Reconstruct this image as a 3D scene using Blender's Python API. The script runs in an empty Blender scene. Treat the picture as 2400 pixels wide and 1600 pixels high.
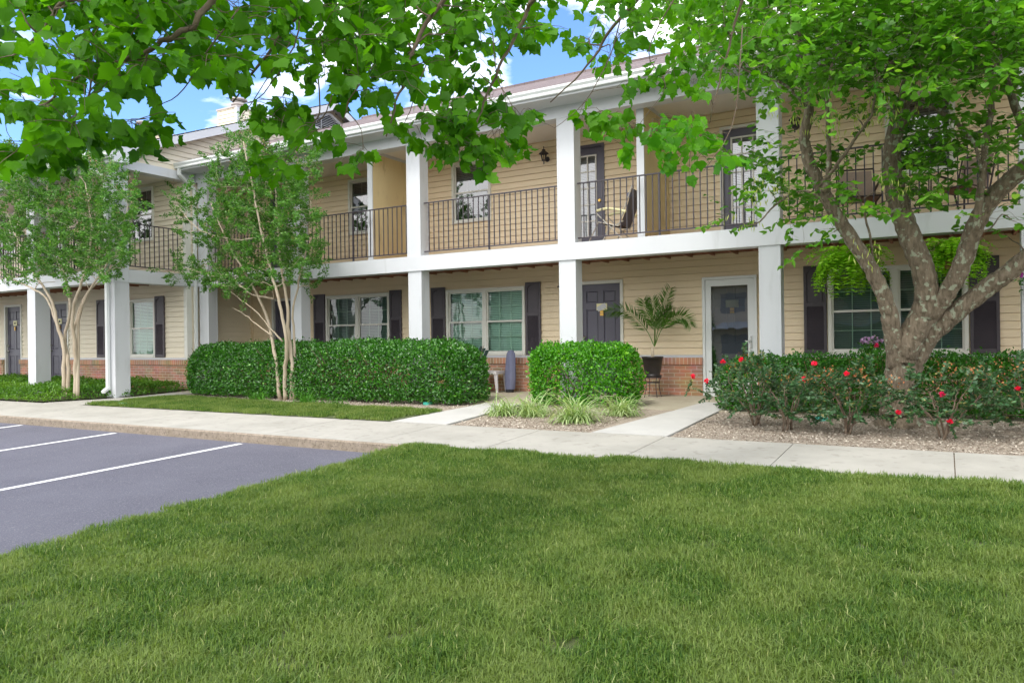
import bpy, bmesh, math, random
import numpy as np
from mathutils import Vector, Matrix
from math import sin, cos, radians, pi
random.seed(7)
rng = np.random.default_rng(7)
S = bpy.context.scene
COL = S.collection

# ------------------------------------------------------------------ camera
FPX = 1756.0; YAW = radians(30.05); ROLL = 0.013; EYE = 1.02
Fw = np.array([-sin(YAW), cos(YAW), 0.]); R0 = np.array([cos(YAW), sin(YAW), 0.]); U0 = np.array([0, 0, 1.])
Rt = R0*cos(ROLL) - U0*sin(ROLL); Up = U0*cos(ROLL) + R0*sin(ROLL)
CAM = np.array([0, 0, EYE])
cd = bpy.data.cameras.new("camera"); cam = bpy.data.objects.new("camera", cd); COL.objects.link(cam)
cd.sensor_width = 36; cd.lens = FPX/2400*36; cd.clip_end = 600; cd.clip_start = 0.05
cam.matrix_world = Matrix(((Rt[0], Up[0], -Fw[0], 0), (Rt[1], Up[1], -Fw[1], 0), (Rt[2], Up[2], -Fw[2], EYE), (0, 0, 0, 1)))
S.camera = cam
S.render.resolution_x = 1024; S.render.resolution_y = 682

# ------------------------------------------------------------------ world, sun, exposure
SUN_EL = radians(56); SUN_AZ = radians(184)      # azimuth of the sun: compass style, 0 = +Y, clockwise
w = bpy.data.worlds.new("World"); S.world = w; w.use_nodes = True
nt = w.node_tree; nt.nodes.clear(); N = nt.nodes.new; L = nt.links.new
wo = N('ShaderNodeOutputWorld'); bg = N('ShaderNodeBackground'); bg.inputs['Strength'].default_value = 0.15
sky = N('ShaderNodeTexSky'); sky.sky_type = 'NISHITA'; sky.sun_disc = False
sky.sun_elevation = SUN_EL; sky.sun_rotation = SUN_AZ; sky.air_density = 1.0; sky.dust_density = 0.3; sky.ozone_density = 2.5
tc = N('ShaderNodeTexCoord'); sx = N('ShaderNodeSeparateXYZ'); L(tc.outputs['Generated'], sx.inputs[0])
zz = N('ShaderNodeMath'); zz.operation = 'MAXIMUM'; L(sx.outputs[2], zz.inputs[0]); zz.inputs[1].default_value = 0
za = N('ShaderNodeMath'); za.operation = 'ADD'; L(zz.outputs[0], za.inputs[0]); za.inputs[1].default_value = 0.22
dx = N('ShaderNodeMath'); dx.operation = 'DIVIDE'; L(sx.outputs[0], dx.inputs[0]); L(za.outputs[0], dx.inputs[1])
dy = N('ShaderNodeMath'); dy.operation = 'DIVIDE'; L(sx.outputs[1], dy.inputs[0]); L(za.outputs[0], dy.inputs[1])
cx = N('ShaderNodeCombineXYZ'); L(dx.outputs[0], cx.inputs[0]); L(dy.outputs[0], cx.inputs[1]); cx.inputs[2].default_value = 5.1
cn = N('ShaderNodeTexNoise'); cn.inputs['Scale'].default_value = 2.1; cn.inputs['Detail'].default_value = 9; cn.inputs['Roughness'].default_value = .55; cn.inputs['Distortion'].default_value = .25
L(cx.outputs[0], cn.inputs['Vector'])
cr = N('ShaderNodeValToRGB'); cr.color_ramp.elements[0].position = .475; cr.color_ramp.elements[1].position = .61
bk = N('ShaderNodeMapRange'); bk.inputs['From Min'].default_value = .2; bk.inputs['From Max'].default_value = -.5; bk.inputs['To Min'].default_value = 0; bk.inputs['To Max'].default_value = .22; L(sx.outputs[1], bk.inputs['Value'])  # adds unseen cloud behind the camera to throw fill light on the facade
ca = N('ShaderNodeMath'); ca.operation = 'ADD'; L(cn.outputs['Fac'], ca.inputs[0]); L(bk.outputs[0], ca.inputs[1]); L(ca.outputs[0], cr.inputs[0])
sg = N('ShaderNodeMix'); sg.data_type = 'RGBA'; sg.blend_type = 'MULTIPLY'; sg.inputs['Factor'].default_value = 1
L(sky.outputs[0], sg.inputs['A']); sg.inputs['B'].default_value = (.72, .88, 1.1, 1)
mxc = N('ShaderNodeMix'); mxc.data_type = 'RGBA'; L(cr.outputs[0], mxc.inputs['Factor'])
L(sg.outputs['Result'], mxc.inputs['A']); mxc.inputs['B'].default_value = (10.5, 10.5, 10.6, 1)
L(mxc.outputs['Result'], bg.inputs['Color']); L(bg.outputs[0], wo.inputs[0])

sd = bpy.data.lights.new("sun", 'SUN'); sd.energy = 1.1; sd.angle = radians(15); sd.color = (1, .96, .9)
sun = bpy.data.objects.new("sun", sd); COL.objects.link(sun)
sv = Vector((sin(SUN_AZ)*cos(SUN_EL), cos(SUN_AZ)*cos(SUN_EL), sin(SUN_EL)))
sun.rotation_euler = sv.to_track_quat('Z', 'Y').to_euler()
V = S.view_settings; V.view_transform = 'Standard'; V.look = 'None'; V.exposure = 0.95; V.gamma = 1; V.use_curve_mapping = False
S.render.engine = 'CYCLES'
S.cycles.max_bounces = 8; S.cycles.transparent_max_bounces = 12; S.cycles.sample_clamp_indirect = 6

# ------------------------------------------------------------------ helpers
def G(y):                       # the ground rises 4 % towards the building, level at the patio
    return min(0.0, 0.04*(y-12.0)) if y > -12 else -0.96
def ray(x, y): return Fw*FPX + Rt*(x-1200) + Up*(800-y)
def atY(x, y, Y): d = ray(x, y); return CAM + d*(Y/d[1])
def atD(x, y, D): d = ray(x, y); return CAM + d*(D/FPX)

def tag(o, label=None, cat=None, group=None, kind=None):
    if label: o['label'] = label
    if cat: o['category'] = cat
    if group: o['group'] = group
    if kind: o['kind'] = kind
    return o
def empty(name, loc=(0, 0, 0), label=None, cat=None, group=None):
    o = bpy.data.objects.new(name, None); COL.objects.link(o); o.location = loc; o.empty_display_size = .2
    return tag(o, label, cat, group)

class MB:
    def __init__(s): s.v = []; s.f = []; s.m = []
    def add(s, vs, fs, m=0):
        b = len(s.v); s.v += [tuple(p) for p in vs]; s.f += [tuple(i+b for i in f) for f in fs]; s.m += [m]*len(fs); return s
    def quad(s, a, b, c, d, m=0): return s.add([a, b, c, d], [(0, 1, 2, 3)], m)
    def box(s, x0, x1, y0, y1, z0, z1, m=0):
        v = [(x0, y0, z0), (x1, y0, z0), (x1, y1, z0), (x0, y1, z0), (x0, y0, z1), (x1, y0, z1), (x1, y1, z1), (x0, y1, z1)]
        return s.add(v, [(0, 3, 2, 1), (4, 5, 6, 7), (0, 1, 5, 4), (1, 2, 6, 5), (2, 3, 7, 6), (3, 0, 4, 7)], m)
    def bar(s, a, b, wd, hd=None, m=0, up=(0, 0, 1)):
        hd = hd or wd; a = Vector(a); b = Vector(b); d = (b-a).normalized(); u = Vector(up)
        if abs(d.dot(u)) > .95: u = Vector((0, 1, 0))
        r = d.cross(u).normalized(); u = r.cross(d).normalized(); v = []
        for p in (a, b):
            for sx_, sy_ in ((-1, -1), (1, -1), (1, 1), (-1, 1)): v.append(p + r*sx_*wd/2 + u*sy_*hd/2)
        return s.add(v, [(3, 2, 1, 0), (4, 5, 6, 7), (0, 1, 5, 4), (1, 2, 6, 5), (2, 3, 7, 6), (3, 0, 4, 7)], m)
    def tube(s, pts, rad, n=8, m=0, cap=True):
        pts = [Vector(p) for p in pts]
        if not hasattr(rad, '__len__'): rad = [rad]*len(pts)
        prev = None; v = []
        for i, p in enumerate(pts):
            t = (pts[min(i+1, len(pts)-1)] - pts[max(i-1, 0)])
            t = t.normalized() if t.length > 1e-9 else Vector((0, 0, 1))
            if prev is None:
                a = t.orthogonal().normalized()
            else:
                a = prev - t*prev.dot(t); a = a.normalized() if a.length > 1e-6 else t.orthogonal().normalized()
            prev = a; b = t.cross(a)
            for k in range(n):
                q = 2*pi*k/n; v.append(p + (a*cos(q)+b*sin(q))*rad[i])
        f = [(i*n+k, i*n+(k+1) % n, (i+1)*n+(k+1) % n, (i+1)*n+k) for i in range(len(pts)-1) for k in range(n)]
        if cap and n > 3:
            f.append(tuple(range(n))[::-1]); f.append(tuple((len(pts)-1)*n+k for k in range(n)))
        return s.add(v, f, m)
    def lathe(s, prof, c, n=20, m=0):
        v = []; f = []
        for r, z in prof:
            for k in range(n): v.append((c[0]+r*cos(2*pi*k/n), c[1]+r*sin(2*pi*k/n), c[2]+z))
        for i in range(len(prof)-1):
            for k in range(n): f.append((i*n+k, i*n+(k+1) % n, (i+1)*n+(k+1) % n, (i+1)*n+k))
        return s.add(v, f, m)
    def build(s, name, mats, parent=None, smooth=False):
        me = bpy.data.meshes.new(name); me.from_pydata(s.v, [], s.f)
        if not isinstance(mats, (list, tuple)): mats = [mats]
        for mt in mats: me.materials.append(mt)
        if len(mats) > 1: me.polygons.foreach_set('material_index', s.m)
        if smooth: me.polygons.foreach_set('use_smooth', [True]*len(me.polygons))
        me.update()
        o = bpy.data.objects.new(name, me); COL.objects.link(o)
        if parent: o.parent = parent; o.matrix_parent_inverse = Matrix.Translation(parent.location).inverted()
        return o
def fastmesh(name, verts, tris, mats, parent=None, midx=None, coll=None):
    """verts (n,3), tris (m,k) all faces with k corners"""
    me = bpy.data.meshes.new(name); n = len(verts); m, k = tris.shape
    me.vertices.add(n); me.vertices.foreach_set('co', np.asarray(verts, dtype=np.float32).ravel())
    me.loops.add(m*k); me.loops.foreach_set('vertex_index', tris.astype(np.int32).ravel())
    me.polygons.add(m); me.polygons.foreach_set('loop_start', np.arange(0, m*k, k, dtype=np.int32))
    try: me.polygons.foreach_set('loop_total', np.full(m, k, dtype=np.int32))
    except Exception: pass
    if not isinstance(mats, (list, tuple)): mats = [mats]
    for mt in mats: me.materials.append(mt)
    if midx is not None: me.polygons.foreach_set('material_index', midx.astype(np.int32))
    me.update(calc_edges=True); me.validate()
    o = bpy.data.objects.new(name, me); (coll or COL).objects.link(o)
    if parent: o.parent = parent; o.matrix_parent_inverse = Matrix.Translation(parent.location).inverted()
    return o
def nrm(a): return a/np.maximum(np.linalg.norm(a, axis=-1, keepdims=True), 1e-9)
# leaf templates: x across, y along, z out of the leaf
T_OVAL = (np.array([(0, 0, 0), (.27, .42, .06), (0, .5, 0), (-.27, .42, .06), (.17, .8, .04), (-.17, .8, .04), (0, 1, -.06)]),
          np.array([(0, 1, 2), (0, 2, 3), (1, 4, 2), (2, 5, 3), (4, 6, 2), (2, 6, 5)]))
T_RHOMB = (np.array([(0, 0, 0), (.28, .45, .07), (0, 1, 0), (-.28, .45, .07)]), np.array([(0, 1, 2), (0, 2, 3)]))
_mp = [(0, .03, 0), (.16, -.02, .02), (.36, .03, .0), (.44, .2, .03), (.60, .42, -.06), (.44, .48, .04), (.38, .68, .01), (.20, .76, .03), (.0, 1.04, -.09),
       (-.20, .76, .03), (-.38, .68, .01), (-.44, .48, .04), (-.60, .42, -.06), (-.44, .2, .03), (-.36, .03, .0), (-.16, -.02, .02), (0, .38, -.04)]
T_MAPLE = (np.array(_mp), np.array([(16, i, i+1) for i in range(15)] + [(16, 15, 0)]))
_hp = [(0, .06, 0), (.2, -.04, .02), (.42, .06, .03), (.48, .32, .05), (.34, .62, .04), (.12, .88, -.02), (0, 1.02, -.08), (-.12, .88, -.02), (-.34, .62, .04), (-.48, .32, .05), (-.42, .06, .03), (-.2, -.04, .02), (0, .42, -.03)]
T_HEART = (np.array(_hp), np.array([(12, i, (i+1) % 12) for i in range(12)]))
def leaves(name, mat, parent, P, D, Nn, size, tmpl):
    tv, tf = tmpl; P = np.asarray(P); D = nrm(np.asarray(D)); X = nrm(np.cross(D, Nn)); Z = np.cross(X, D)
    n = len(P); size = np.broadcast_to(size, (n,))
    xs_ = rng.uniform(.8, 1.15, (n, 1, 1)); zs_ = rng.uniform(-.8, 3.2, (n, 1, 1))
    v = P[:, None, :] + size[:, None, None]*(tv[None, :, 0:1]*xs_*X[:, None, :] + tv[None, :, 1:2]*D[:, None, :] + tv[None, :, 2:3]*zs_*Z[:, None, :])
    f = tf[None, :, :] + (np.arange(n)*len(tv))[:, None, None]
    return fastmesh(name, v.reshape(-1, 3), f.reshape(-1, tf.shape[1]), mat, parent)
def rdir(n, up=0.0, sc=1.0):
    d = rng.normal(size=(n, 3))*sc; d[:, 2] += up; return nrm(d)

# ------------------------------------------------------------------ materials
def newmat(name):
    m = bpy.data.materials.new(name); m.use_nodes = True; t = m.node_tree; t.nodes.clear()
    o = t.nodes.new('ShaderNodeOutputMaterial'); return m, t, o
def mat(name, c1, c2=None, scale=4., rough=.6, bump=0., bscale=40., stretch=(1, 1, 1), metal=0., c3=None, s3=30., f3=(.55, .7), spec=.5, iso=False):
    m, t, o = newmat(name); n = t.nodes.new; l = t.links.new
    p = n('ShaderNodeBsdfPrincipled'); p.inputs['Roughness'].default_value = rough; p.inputs['Metallic'].default_value = metal
    p.inputs['Specular IOR Level'].default_value = spec
    l(p.outputs[0], o.inputs[0]); g = n('ShaderNodeNewGeometry'); mp = n('ShaderNodeMapping'); mp.inputs['Scale'].default_value = stretch
    l(g.outputs['Position'], mp.inputs[0])
    if c2 is None: p.inputs['Base Color'].default_value = (*c1, 1)
    else:
        ns = n('ShaderNodeTexNoise'); ns.inputs['Scale'].default_value = scale; ns.inputs['Detail'].default_value = 6; ns.inputs['Roughness'].default_value = .6
        l(mp.outputs[0], ns.inputs['Vector']); r = n('ShaderNodeValToRGB'); r.color_ramp.elements[0].position = .33; r.color_ramp.elements[1].position = .67
        r.color_ramp.elements[0].color = (*c1, 1); r.color_ramp.elements[1].color = (*c2, 1); l(ns.outputs['Fac'], r.inputs[0]); out = r.outputs[0]
        if c3 is not None:
            n3 = n('ShaderNodeTexNoise'); n3.inputs['Scale'].default_value = s3; n3.inputs['Detail'].default_value = 5; l(g.outputs['Position'] if iso else mp.outputs[0], n3.inputs['Vector'])
            r3 = n('ShaderNodeValToRGB'); r3.color_ramp.elements[0].position = f3[0]; r3.color_ramp.elements[1].position = f3[1]; l(n3.outputs['Fac'], r3.inputs[0])
            mx = n('ShaderNodeMix'); mx.data_type = 'RGBA'; l(r3.outputs[0], mx.inputs['Factor']); l(out, mx.inputs['A']); mx.inputs['B'].default_value = (*c3, 1); out = mx.outputs['Result']
        l(out, p.inputs['Base Color'])
    if bump:
        nb = n('ShaderNodeTexNoise'); nb.inputs['Scale'].default_value = bscale; nb.inputs['Detail'].default_value = 5; l(mp.outputs[0], nb.inputs['Vector'])
        b = n('ShaderNodeBump'); b.inputs['Strength'].default_value = min(1, bump); b.inputs['Distance'].default_value = .02 if bump < 1 else .05
        l(nb.outputs['Fac'], b.inputs['Height']); l(b.outputs[0], p.inputs['Normal'])
    return m
def leafmat(name, c1, c2, tr=.35, rough=.45, c3=None, patch=None, spec=.35, tcol=None):
    m, t, o = newmat(name); n = t.nodes.new; l = t.links.new
    g = n('ShaderNodeNewGeometry'); r = n('ShaderNodeValToRGB'); e = r.color_ramp.elements
    e[0].color = (*c1, 1); e[1].color = (*c2, 1)
    if c3: x = e.new(.93); x.color = (*c2, 1); e[-1].color = (*c3, 1)
    l(g.outputs['Random Per Island'], r.inputs[0]); col = r.outputs[0]
    if patch:
        ns = n('ShaderNodeTexNoise'); ns.inputs['Scale'].default_value = patch[1]; ns.inputs['Detail'].default_value = 4; l(g.outputs['Position'], ns.inputs['Vector'])
        rr = n('ShaderNodeValToRGB'); rr.color_ramp.elements[0].position = .42; rr.color_ramp.elements[1].position = .62; l(ns.outputs['Fac'], rr.inputs[0])
        ml = n('ShaderNodeMath'); ml.operation = 'MULTIPLY'; l(rr.outputs[0], ml.inputs[0]); ml.inputs[1].default_value = patch[2] if len(patch) > 2 else .6
        mx = n('ShaderNodeMix'); mx.data_type = 'RGBA'; l(ml.outputs[0], mx.inputs['Factor']); l(col, mx.inputs['A']); mx.inputs['B'].default_value = (*patch[0], 1); col = mx.outputs['Result']
    p = n('ShaderNodeBsdfPrincipled'); p.inputs['Roughness'].default_value = rough; p.inputs['Specular IOR Level'].default_value = spec
    l(col, p.inputs['Base Color']); tl = n('ShaderNodeBsdfTranslucent')
    tm = n('ShaderNodeMix'); tm.data_type = 'RGBA'; tm.blend_type = 'MULTIPLY'; tm.inputs['Factor'].default_value = 1
    l(col, tm.inputs['A']); tm.inputs['B'].default_value = (*(tcol or (1.5, 1.5, .7)), 1); l(tm.outputs['Result'], tl.inputs[0])
    mx2 = n('ShaderNodeMixShader'); mx2.inputs[0].default_value = tr; l(p.outputs[0], mx2.inputs[1]); l(tl.outputs[0], mx2.inputs[2]); l(mx2.outputs[0], o.inputs[0])
    return m
def brickmat(name, vert=False):
    m, t, o = newmat(name); n = t.nodes.new; l = t.links.new
    g = n('ShaderNodeNewGeometry'); sx = n('ShaderNodeSeparateXYZ'); l(g.outputs['Position'], sx.inputs[0])
    ad = n('ShaderNodeMath'); ad.operation = 'ADD'; l(sx.outputs[0], ad.inputs[0]); l(sx.outputs[1], ad.inputs[1])
    zo = n('ShaderNodeMath'); zo.operation = 'ADD'; l(sx.outputs[2], zo.inputs[0]); zo.inputs[1].default_value = 20*.0675 if not vert else 5.5
    cb = n('ShaderNodeCombineXYZ'); l(ad.outputs[0], cb.inputs[0]); l(zo.outputs[0], cb.inputs[1])
    b = n('ShaderNodeTexBrick'); l(cb.outputs[0], b.inputs['Vector']); b.inputs['Scale'].default_value = 1
    b.inputs['Brick Width'].default_value = .072 if vert else .21; b.inputs['Row Height'].default_value = 3 if vert else .0675
    b.inputs['Mortar Size'].default_value = .007; b.inputs['Mortar Smooth'].default_value = .2; b.inputs['Bias'].default_value = -.1
    b.inputs['Color1'].default_value = (.52, .235, .135, 1); b.inputs['Color2'].default_value = (.34, .20, .11, 1); b.inputs['Mortar'].default_value = (.58, .47, .36, 1)
    ns = n('ShaderNodeTexNoise'); ns.inputs['Scale'].default_value = 3; ns.inputs['Detail'].default_value = 8; l(g.outputs['Position'], ns.inputs['Vector'])
    mx = n('ShaderNodeMix'); mx.data_type = 'RGBA'; mx.blend_type = 'OVERLAY'; mx.inputs['Factor'].default_value = .5; l(b.outputs['Color'], mx.inputs['A']); l(ns.outputs['Color'], mx.inputs['B'])
    hs = n('ShaderNodeHueSaturation'); hs.inputs['Saturation'].default_value = .95; l(mx.outputs['Result'], hs.inputs['Color'])
    p = n('ShaderNodeBsdfPrincipled'); p.inputs['Roughness'].default_value = .85; l(hs.outputs[0], p.inputs['Base Color'])
    bp = n('ShaderNodeBump'); bp.invert = True; bp.inputs['Distance'].default_value = .006; bp.inputs['Strength'].default_value = .8; l(b.outputs['Fac'], bp.inputs['Height']); l(bp.outputs[0], p.inputs['Normal'])
    l(p.outputs[0], o.inputs[0]); return m
def glassmat(name, tint=(.8, .9, .86), ior=1.7):
    m, t, o = newmat(name); n = t.nodes.new; l = t.links.new
    fr = n('ShaderNodeFresnel'); fr.inputs[0].default_value = ior; gl = n('ShaderNodeBsdfGlossy'); gl.inputs['Roughness'].default_value = .01
    g = n('ShaderNodeNewGeometry'); ns = n('ShaderNodeTexNoise'); ns.inputs['Scale'].default_value = 2.2; l(g.outputs['Position'], ns.inputs['Vector'])
    bp = n('ShaderNodeBump'); bp.inputs['Distance'].default_value = .02; bp.inputs['Strength'].default_value = (.05 if ior > 2.5 else .2); l(ns.outputs['Fac'], bp.inputs['Height']); l(bp.outputs[0], gl.inputs['Normal'])
    tr = n('ShaderNodeBsdfTransparent'); tr.inputs[0].default_value = (*tint, 1); mx = n('ShaderNodeMixShader')
    l(fr.outputs[0], mx.inputs[0]); l(tr.outputs[0], mx.inputs[1]); l(gl.outputs[0], mx.inputs[2]); l(mx.outputs[0], o.inputs[0]); return m
def shinglemat():
    m, t, o = newmat('shingle'); n = t.nodes.new; l = t.links.new
    g = n('ShaderNodeNewGeometry'); b = n('ShaderNodeTexBrick'); l(g.outputs['Position'], b.inputs['Vector'])
    b.inputs['Scale'].default_value = 1; b.inputs['Brick Width'].default_value = .3; b.inputs['Row Height'].default_value = .13; b.inputs['Mortar Size'].default_value = .006
    b.inputs['Color1'].default_value = (.22, .17, .16, 1); b.inputs['Color2'].default_value = (.13, .1, .1, 1); b.inputs['Mortar'].default_value = (.05, .04, .04, 1)
    p = n('ShaderNodeBsdfPrincipled'); p.inputs['Roughness'].default_value = .95; l(b.outputs[0], p.inputs['Base Color']); l(p.outputs[0], o.inputs[0]); return m

M = {}
M['siding'] = mat('siding', (.80, .655, .44), (.84, .69, .47), 1.2, .55, .05, 60, (1, 1, 3))
M['sidinglight'] = mat('sidinglight', (.76, .68, .52), (.80, .72, .56), 1.2, .55, .05, 60)  # paler copy of siding; the wing's stronger light is put into the colour
M['white'] = mat('white', (.575, .59, .61), (.61, .625, .645), .8, .45, .03, 30, (1, 1, .25), c3=(.50, .515, .52), s3=5, f3=(.60, .78))
M['trim'] = mat('trim', (.72, .71, .64), None, rough=.45)
M['ceiling'] = mat('ceiling', (.70, .68, .61), (.74, .72, .65), 1.5, .6)
M['divider'] = mat('divider', (.70, .57, .30), (.77, .64, .36), 2.0, .8, .3, 90, (1, 1, .35), c3=(.40, .30, .14), s3=5, f3=(.62, .78))
M['shutter'] = mat('shutter', (.062, .052, .062), (.08, .068, .078), 3, .5)
M['door'] = mat('door', (.085, .08, .11), (.10, .095, .125), 2, .4)
M['iron'] = mat('iron', (.035, .03, .04), (.055, .045, .055), 20, .5)
M['joist'] = mat('joist', (.24, .10, .055), (.36, .18, .11), 6, .8, .2, 40, (1, .2, 1))
M['brick'] = brickmat('brick'); M['brickcap'] = brickmat('brickcap', True)
M['glass'] = glassmat('glass', (.74, .97, .87), 1.7); M['glassclear'] = glassmat('glassclear', (.62, .70, .72), 2.7); M['glassdoor'] = glassmat('glassdoor', (.78, .80, .84), 2.9)
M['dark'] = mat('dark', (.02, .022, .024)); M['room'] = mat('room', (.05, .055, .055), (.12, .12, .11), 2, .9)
M['blind'] = mat('blind', (.84, .86, .82), None, rough=.5); M['blinddark'] = mat('blinddark', (.30, .32, .31), None, rough=.5)
M['curtain'] = mat('curtain', (.75, .75, .72), None, rough=.8)
M['concrete'] = mat('concrete', (.325, .31, .27), (.405, .385, .34), 1.6, .85, .25, 120, c3=(.26, .245, .21), s3=9, f3=(.58, .75))
M['concretenew'] = mat('concretenew', (.42, .41, .385), (.48, .47, .44), 2.2, .85, .15, 120)
M['patio'] = mat('patio', (.33, .29, .21), (.40, .36, .27), 2.2, .85, .25, 120)
M['kerb'] = mat('kerb', (.22, .18, .13), (.34, .28, .22), 14, .9, .6, 90, c3=(.15, .12, .09), s3=40)
M['asphalt'] = mat('asphalt', (.19, .188, .245), (.245, .242, .305), .9, .85, 1., 200, c3=(.38, .375, .42), s3=85, f3=(.52, .66))
M['paint'] = mat('paint', (.78, .78, .78), (.72, .72, .73), 12, .7, c3=(.5, .5, .52), s3=60, f3=(.68, .8))
M['soil'] = mat('soil', (.05, .07, .02), (.09, .11, .035), 6, .95, .6, 60)
M['bark_mulch'] = mat('bark_mulch', (.24, .19, .145), (.42, .35, .28), 30, .95, .9, 110, c3=(.52, .46, .38), s3=75, f3=(.55, .65))
M['chip'] = leafmat('chip', (.22, .17, .13), (.60, .54, .45), 0, .8, spec=.2)
M['bark'] = mat('bark', (.105, .08, .05), (.24, .19, .135), 26, .9, 1., 34, (1, 1, .28), c3=(.30, .32, .23), s3=15, f3=(.575, .625), iso=True)
M['barksmooth'] = mat('barksmooth', (.36, .29, .20), (.52, .44, .33), 7, .75, .3, 30, (1, 1, .2))
M['twig'] = mat('twig', (.12, .08, .06), (.2, .15, .1), 20, .8)
M['twigred'] = mat('twigred', (.13, .07, .06), (.16, .10, .09), 20, .8)
M['maple'] = leafmat('maple', (.032, .14, .002), (.095, .28, .006), .5, .5, c3=(.15, .40, .012), patch=((.13, .36, .01), 1.6, .5), spec=.3)
M['redbud'] = leafmat('redbud', (.036, .14, .007), (.10, .28, .018), .42, .45, c3=(.28, .50, .05), patch=((.18, .42, .04), 1.2, .6))
M['crape'] = leafmat('crape', (.04, .14, .015), (.12, .29, .04), .3, .4, c3=(.2, .32, .07))
M['crapepink'] = leafmat('crapepink', (.42, .24, .17), (.55, .30, .26), .2, .7)
M['hedge'] = leafmat('hedge', (.016, .09, .005), (.065, .25, .016), .28, .28, c3=(.20, .48, .06), spec=.8)
M['hedgelight'] = leafmat('hedgelight', (.030, .16, .005), (.12, .40, .015), .3, .3, c3=(.30, .66, .03), spec=.5)
M['hedgedark'] = leafmat('hedgedark', (.020, .11, .008), (.06, .22, .016), .25, .4, c3=(.08, .22, .03))
M['rose'] = leafmat('rose', (.025, .085, .026), (.07, .17, .06), .2, .35, c3=(.30, .26, .08), spec=.6)
M['rosepetal'] = leafmat('rosepetal', (.75, .01, .05), (.85, .03, .10), .3, .5)
M['rosepink'] = leafmat('rosepink', (.75, .01, .16), (.85, .05, .2), .3, .5)
M['rosetip'] = leafmat('rosetip', (.42, .12, .05), (.5, .26, .10), .25, .5)
M['liriope'] = leafmat('liriope', (.16, .28, .06), (.52, .62, .34), .3, .45, c3=(.74, .76, .52))
M['daylily'] = leafmat('daylily', (.045, .17, .012), (.10, .28, .03), .3, .4)
M['cover'] = leafmat('cover', (.035, .12, .012), (.10, .24, .02), .3, .4, patch=((.18, .34, .03), 1.0, .5))
M['grass'] = leafmat('grass', (.030, .095, .011), (.170, .268, .046), .38, .5, c3=(.50, .50, .24), patch=((.28, .34, .10), 2.0, .45), spec=.3)
M['palm'] = leafmat('palm', (.05, .14, .01), (.12, .24, .03), .3, .4)
M['fern'] = leafmat('fern', (.16, .40, .01), (.34, .62, .04), .35, .5)
M['lilac'] = leafmat('lilac', (.50, .28, .58), (.62, .42, .66), .2, .6); M['magenta'] = leafmat('magenta', (.42, .02, .40), (.55, .05, .5), .2, .6)
M['pod'] = leafmat('pod', (.35, .45, .08), (.55, .6, .2), .4, .5)
M['potblack'] = mat('potblack', (.025, .02, .02), None, rough=.35); M['pottan'] = mat('pottan', (.35, .15, .08), None, rough=.8)
M['plastic'] = mat('plastic', (.72, .68, .68), None, rough=.4); M['greenplastic'] = mat('greenplastic', (.045, .11, .10), None, rough=.45)
M['bluefabric'] = mat('bluefabric', (.13, .14, .22), (.17, .18, .27), 6, .75, .3, 30, (1, 1, .3)); M['blackfabric'] = mat('blackfabric', (.02, .02, .025), None, rough=.7)
M['steel'] = mat('steel', (.5, .48, .42), None, rough=.4, metal=.3); M['nickel'] = mat('nickel', (.6, .6, .58), None, rough=.25, metal=1)
M['sling'] = mat('sling', (.33, .24, .2), (.38, .28, .23), 30, .8); M['brownmetal'] = mat('brownmetal', (.04, .025, .02), None, rough=.5)
M['yellow'] = mat('yellow', (.72, .62, .22), None, rough=.5); M['cream'] = mat('cream', (.85, .80, .46), None, rough=.5); M['ink'] = mat('ink', (.03, .035, .03), None)
M['brass'] = mat('brass', (.7, .42, .1), None, rough=.35, metal=.7); M['teal'] = mat('teal', (.05, .42, .32), None, rough=.5)
M['lampglass'] = glassmat('lampglass', (.9, .88, .8), 1.5); M['shingle'] = shinglemat(); M['pipe'] = mat('pipe', (.42, .38, .36), (.5, .46, .44), 8, .8)
M['gutter'] = mat('gutter', (.70, .73, .72), (.76, .78, .77), 1.5, .4)

# ------------------------------------------------------------------ ground
def struct(o): o['kind'] = 'structure'; return o
def gpoly(pts, dz): return [(x, y, G(y)+dz) for x, y in pts]
def gsheet(name, m, polys, dz, skirt=0):
    b = MB()
    for pts in polys:
        v = gpoly(pts, dz); n = len(v); b.add(v, [tuple(range(n))])
        if skirt: b.add(v + [(x, y, z-skirt) for x, y, z in v], [(i, i+n, (i+1) % n+n, (i+1) % n) for i in range(n)])
    return struct(b.build(name, m))
b = MB()
for y0, y1 in ((-150, -12), (-12, 12), (12, 150)): b.add([(x, y, G(y)-.2) for x, y in ((-200, y0), (200, y0), (200, y1), (-200, y1))], [(0, 1, 2, 3)])
struct(b.build('ground', M['soil']))
gsheet('parking_lot', M['asphalt'], [[(-45, -11.9), (-5.4, -11.9), (-5.4, 7.095), (-45, 7.095)]], -.13)
for (xa, ya, xb, yb) in ((-8.35, 7.0, -8.60, 1.2), (-11.23, 7.02, -11.42, 1.2), (-13.97, 7.03, -14.15, 1.2), (-16.7, 7.03, -16.9, 1.2)):
    gsheet('parking_line', M['paint'], [[(xb-.05, yb), (xb+.05, yb), (xa+.05, ya), (xa-.05, ya)]], -.126)
joints = [-45, -40, -36.8, -33.6, -30.4, -27.2, -24, -20.8, -17.6, -14.4, -11.2, -8.0, -6.15, -4.57, -2.90, -1.45, .06, 1.6, 3.2, 4.8, 6.4, 9]
polys = []
for a, c in zip(joints[:-1], joints[1:]): polys.append([(a+.005, 7.12), (c-.005, 7.12), (c-.005, 8.63), (a+.005, 8.63)])
gsheet('sidewalk', M['concrete'], polys, 0, .12)
gsheet('sidewalk_bed', M['kerb'], [[(-45, 7.13), (9, 7.13), (9, 8.62), (-45, 8.62)]], -.02)['kind'] = 'structure'
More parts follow.
